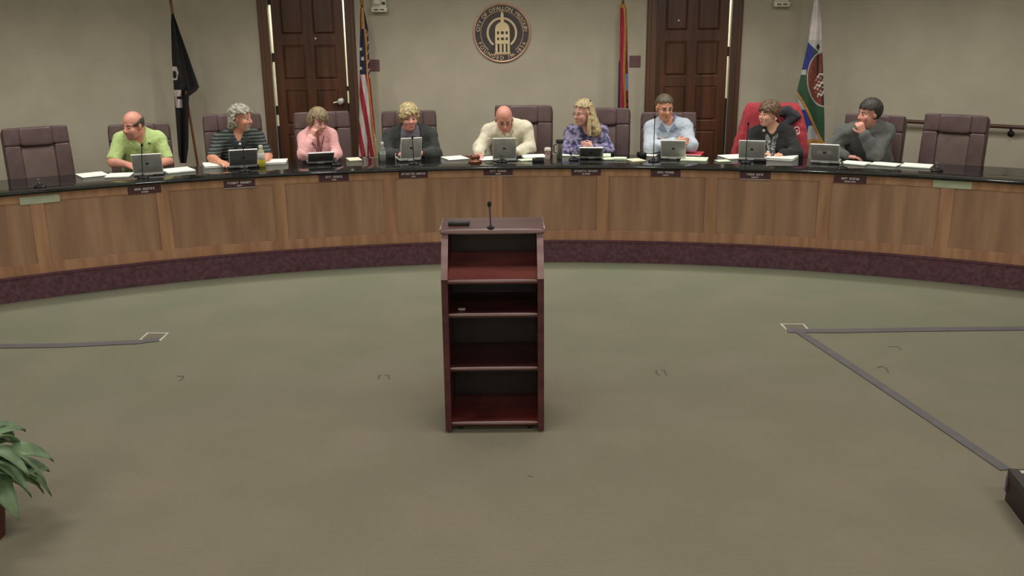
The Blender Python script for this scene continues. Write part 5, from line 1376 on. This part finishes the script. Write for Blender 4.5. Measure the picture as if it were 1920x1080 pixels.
# black things
def blackbox(nm, px, py, w, d, h, tw, lb, mt=None):
    t = thing(nm, lb, nm.split('_')[-1]); put(t, px, py); t.rotation_euler.z += math.radians(tw)
    b = MB(); b.box((0, 0, h / 2), (w, d, h), bev=min(w, d, h) * 0.2); b.build('body', mt or M_BLACK, t, smooth=True); 
    b = MB(); b.box((0, 0, h + 0.0005), (w * 0.85, d * 0.8, 0.002)); b.build('face', M_SCREEN, t); return t
blackbox('desk_phone', 1009, 304, 0.115, 0.09, 0.04, 0, 'low dark box on the counter right of the bald man\'s laptop')
blackbox('mobile_phone', 1425, 302.5, 0.12, 0.06, 0.02, 4, 'black phone at the foot of the scarf woman\'s laptop')
blackbox('glasses_case', 1203, 294, 0.07, 0.12, 0.045, 20, 'dark case on the counter by the pale blue shirt man\'s chair')

# yellow drink bottle
def on(px, py, nm, lb, cat):
    t = thing(nm, lb, cat); put(t, px, py); return t
t = on(491.5, 311.5, 'drink_bottle', 'tall bottle of yellow drink beside the grey laptop', 'bottle')
b = MB(); b.lathe([(0.030, 0), (0.034, 0.006), (0.034, 0.05), (0.034, 0.072)], 22); b.build('drink', mat('yellow_drink', (208, 206, 70), 0.2), t, smooth=True)
b = MB(); b.lathe([(0.0345, 0.070), (0.0355, 0.072), (0.0355, 0.128), (0.033, 0.132)], 22); b.build('wrap_label', mat('label_white', (226, 218, 214), 0.5), t, smooth=True)
b = MB(); b.lathe([(0.033, 0.128), (0.031, 0.145), (0.018, 0.172), (0.016, 0.178)], 22); b.build('shoulder', mat('clear_plastic', (188, 186, 150), 0.15), t, smooth=True)
b = MB(); b.lathe([(0.019, 0.176), (0.019, 0.202), (0.017, 0.206)], 22); b.build('cap', M_WHITEP, t, smooth=True)
# water bottle
t = on(718, 301, 'water_bottle', 'clear water bottle with white cap left of the woman in the charcoal jacket', 'bottle')
mclr = mat('clear_bottle', (176, 186, 176), 0.12, rgb2=(150, 162, 152), scale=(30, 30, 60)); mclr.node_tree.nodes['Principled BSDF'].inputs['Transmission Weight'].default_value = 0.55
b = MB(); b.lathe([(0.028, 0), (0.031, 0.006), (0.031, 0.05), (0.029, 0.06), (0.031, 0.07), (0.031, 0.105), (0.027, 0.125), (0.013, 0.150), (0.012, 0.165)], 22); b.build('body', mclr, t, smooth=True)
b = MB(); b.lathe([(0.0318, 0.062), (0.0318, 0.10)], 22); b.build('wrap_label', mat('label_pale_green', (178, 190, 176), 0.5), t, smooth=True)
b = MB(); b.lathe([(0.015, 0.162), (0.015, 0.184), (0.013, 0.187)], 18); b.build('cap', M_WHITEP, t, smooth=True)
# paper cup with lid
t = on(1027, 297.5, 'paper_cup', 'small printed paper cup with white lid right of the bald man', 'cup')
b = MB(); b.lathe([(0.024, 0), (0.031, 0.085)], 22); b.build('body', mat('cup_print', (206, 190, 180), 0.6, rgb2=(150, 96, 80), scale=(60, 60, 40), detail=1), t, smooth=True)
b = MB(); b.lathe([(0.034, 0.083), (0.034, 0.094), (0.030, 0.110), (0.028, 0.112)], 22); b.build('lid', M_WHITEP, t, smooth=True)
# travel mug
t = on(1049, 296.5, 'travel_mug', 'steel travel mug with black lid left of the long-haired blonde woman', 'mug')
b = MB(); b.lathe([(0.026, 0), (0.028, 0.004), (0.033, 0.155)], 24); b.build('body', mat('brushed_steel', (196, 192, 182), 0.28, metal=0.85), t, smooth=True)
b = MB(); b.lathe([(0.037, 0.152), (0.038, 0.158), (0.038, 0.182), (0.034, 0.188)], 24); b.build('lid', M_BLACK, t, smooth=True)
b = MB(); b.tube([(0.034, 0, 0.14), (0.058, 0, 0.13), (0.056, 0, 0.06), (0.031, 0, 0.05)], 0.006, 8); b.build('handle', M_BLACK, t, smooth=True)
# gavel on its block
mw = mat('gavel_wood', (138, 78, 46), 0.3, rgb2=(98, 52, 30), scale=(20, 20, 20))
t = on(891, 304.5, 'sound_block', 'round wooden sound block on the counter before the bald man', 'sound block')
b = MB(); b.lathe([(0.066, 0), (0.070, 0.006), (0.070, 0.016), (0.062, 0.024), (0.045, 0.026)], 28); b.build('block', mw, t, smooth=True)
g = thing('gavel', 'wooden gavel resting on the sound block before the bald man', 'gavel'); put(g, 891, 304.5, 0.0265); g.rotation_euler.z += 0.5
G_ = TR(0, 0, 0.026)
b = MB(); b.lathe([(0.020, -0.045), (0.025, -0.040), (0.025, -0.025), (0.019, -0.02), (0.022, 0), (0.019, 0.02), (0.025, 0.025), (0.025, 0.04), (0.020, 0.045)], 20, G_ @ RY(PI / 2)); b.build('head', mw, g, smooth=True)
b = MB(); b.tube([(0, 0.0, 0.026), (0, -0.08, 0.022), (0, -0.16, 0.016)], [0.008, 0.007, 0.011], 10); b.build('handle', mw, g, smooth=True)
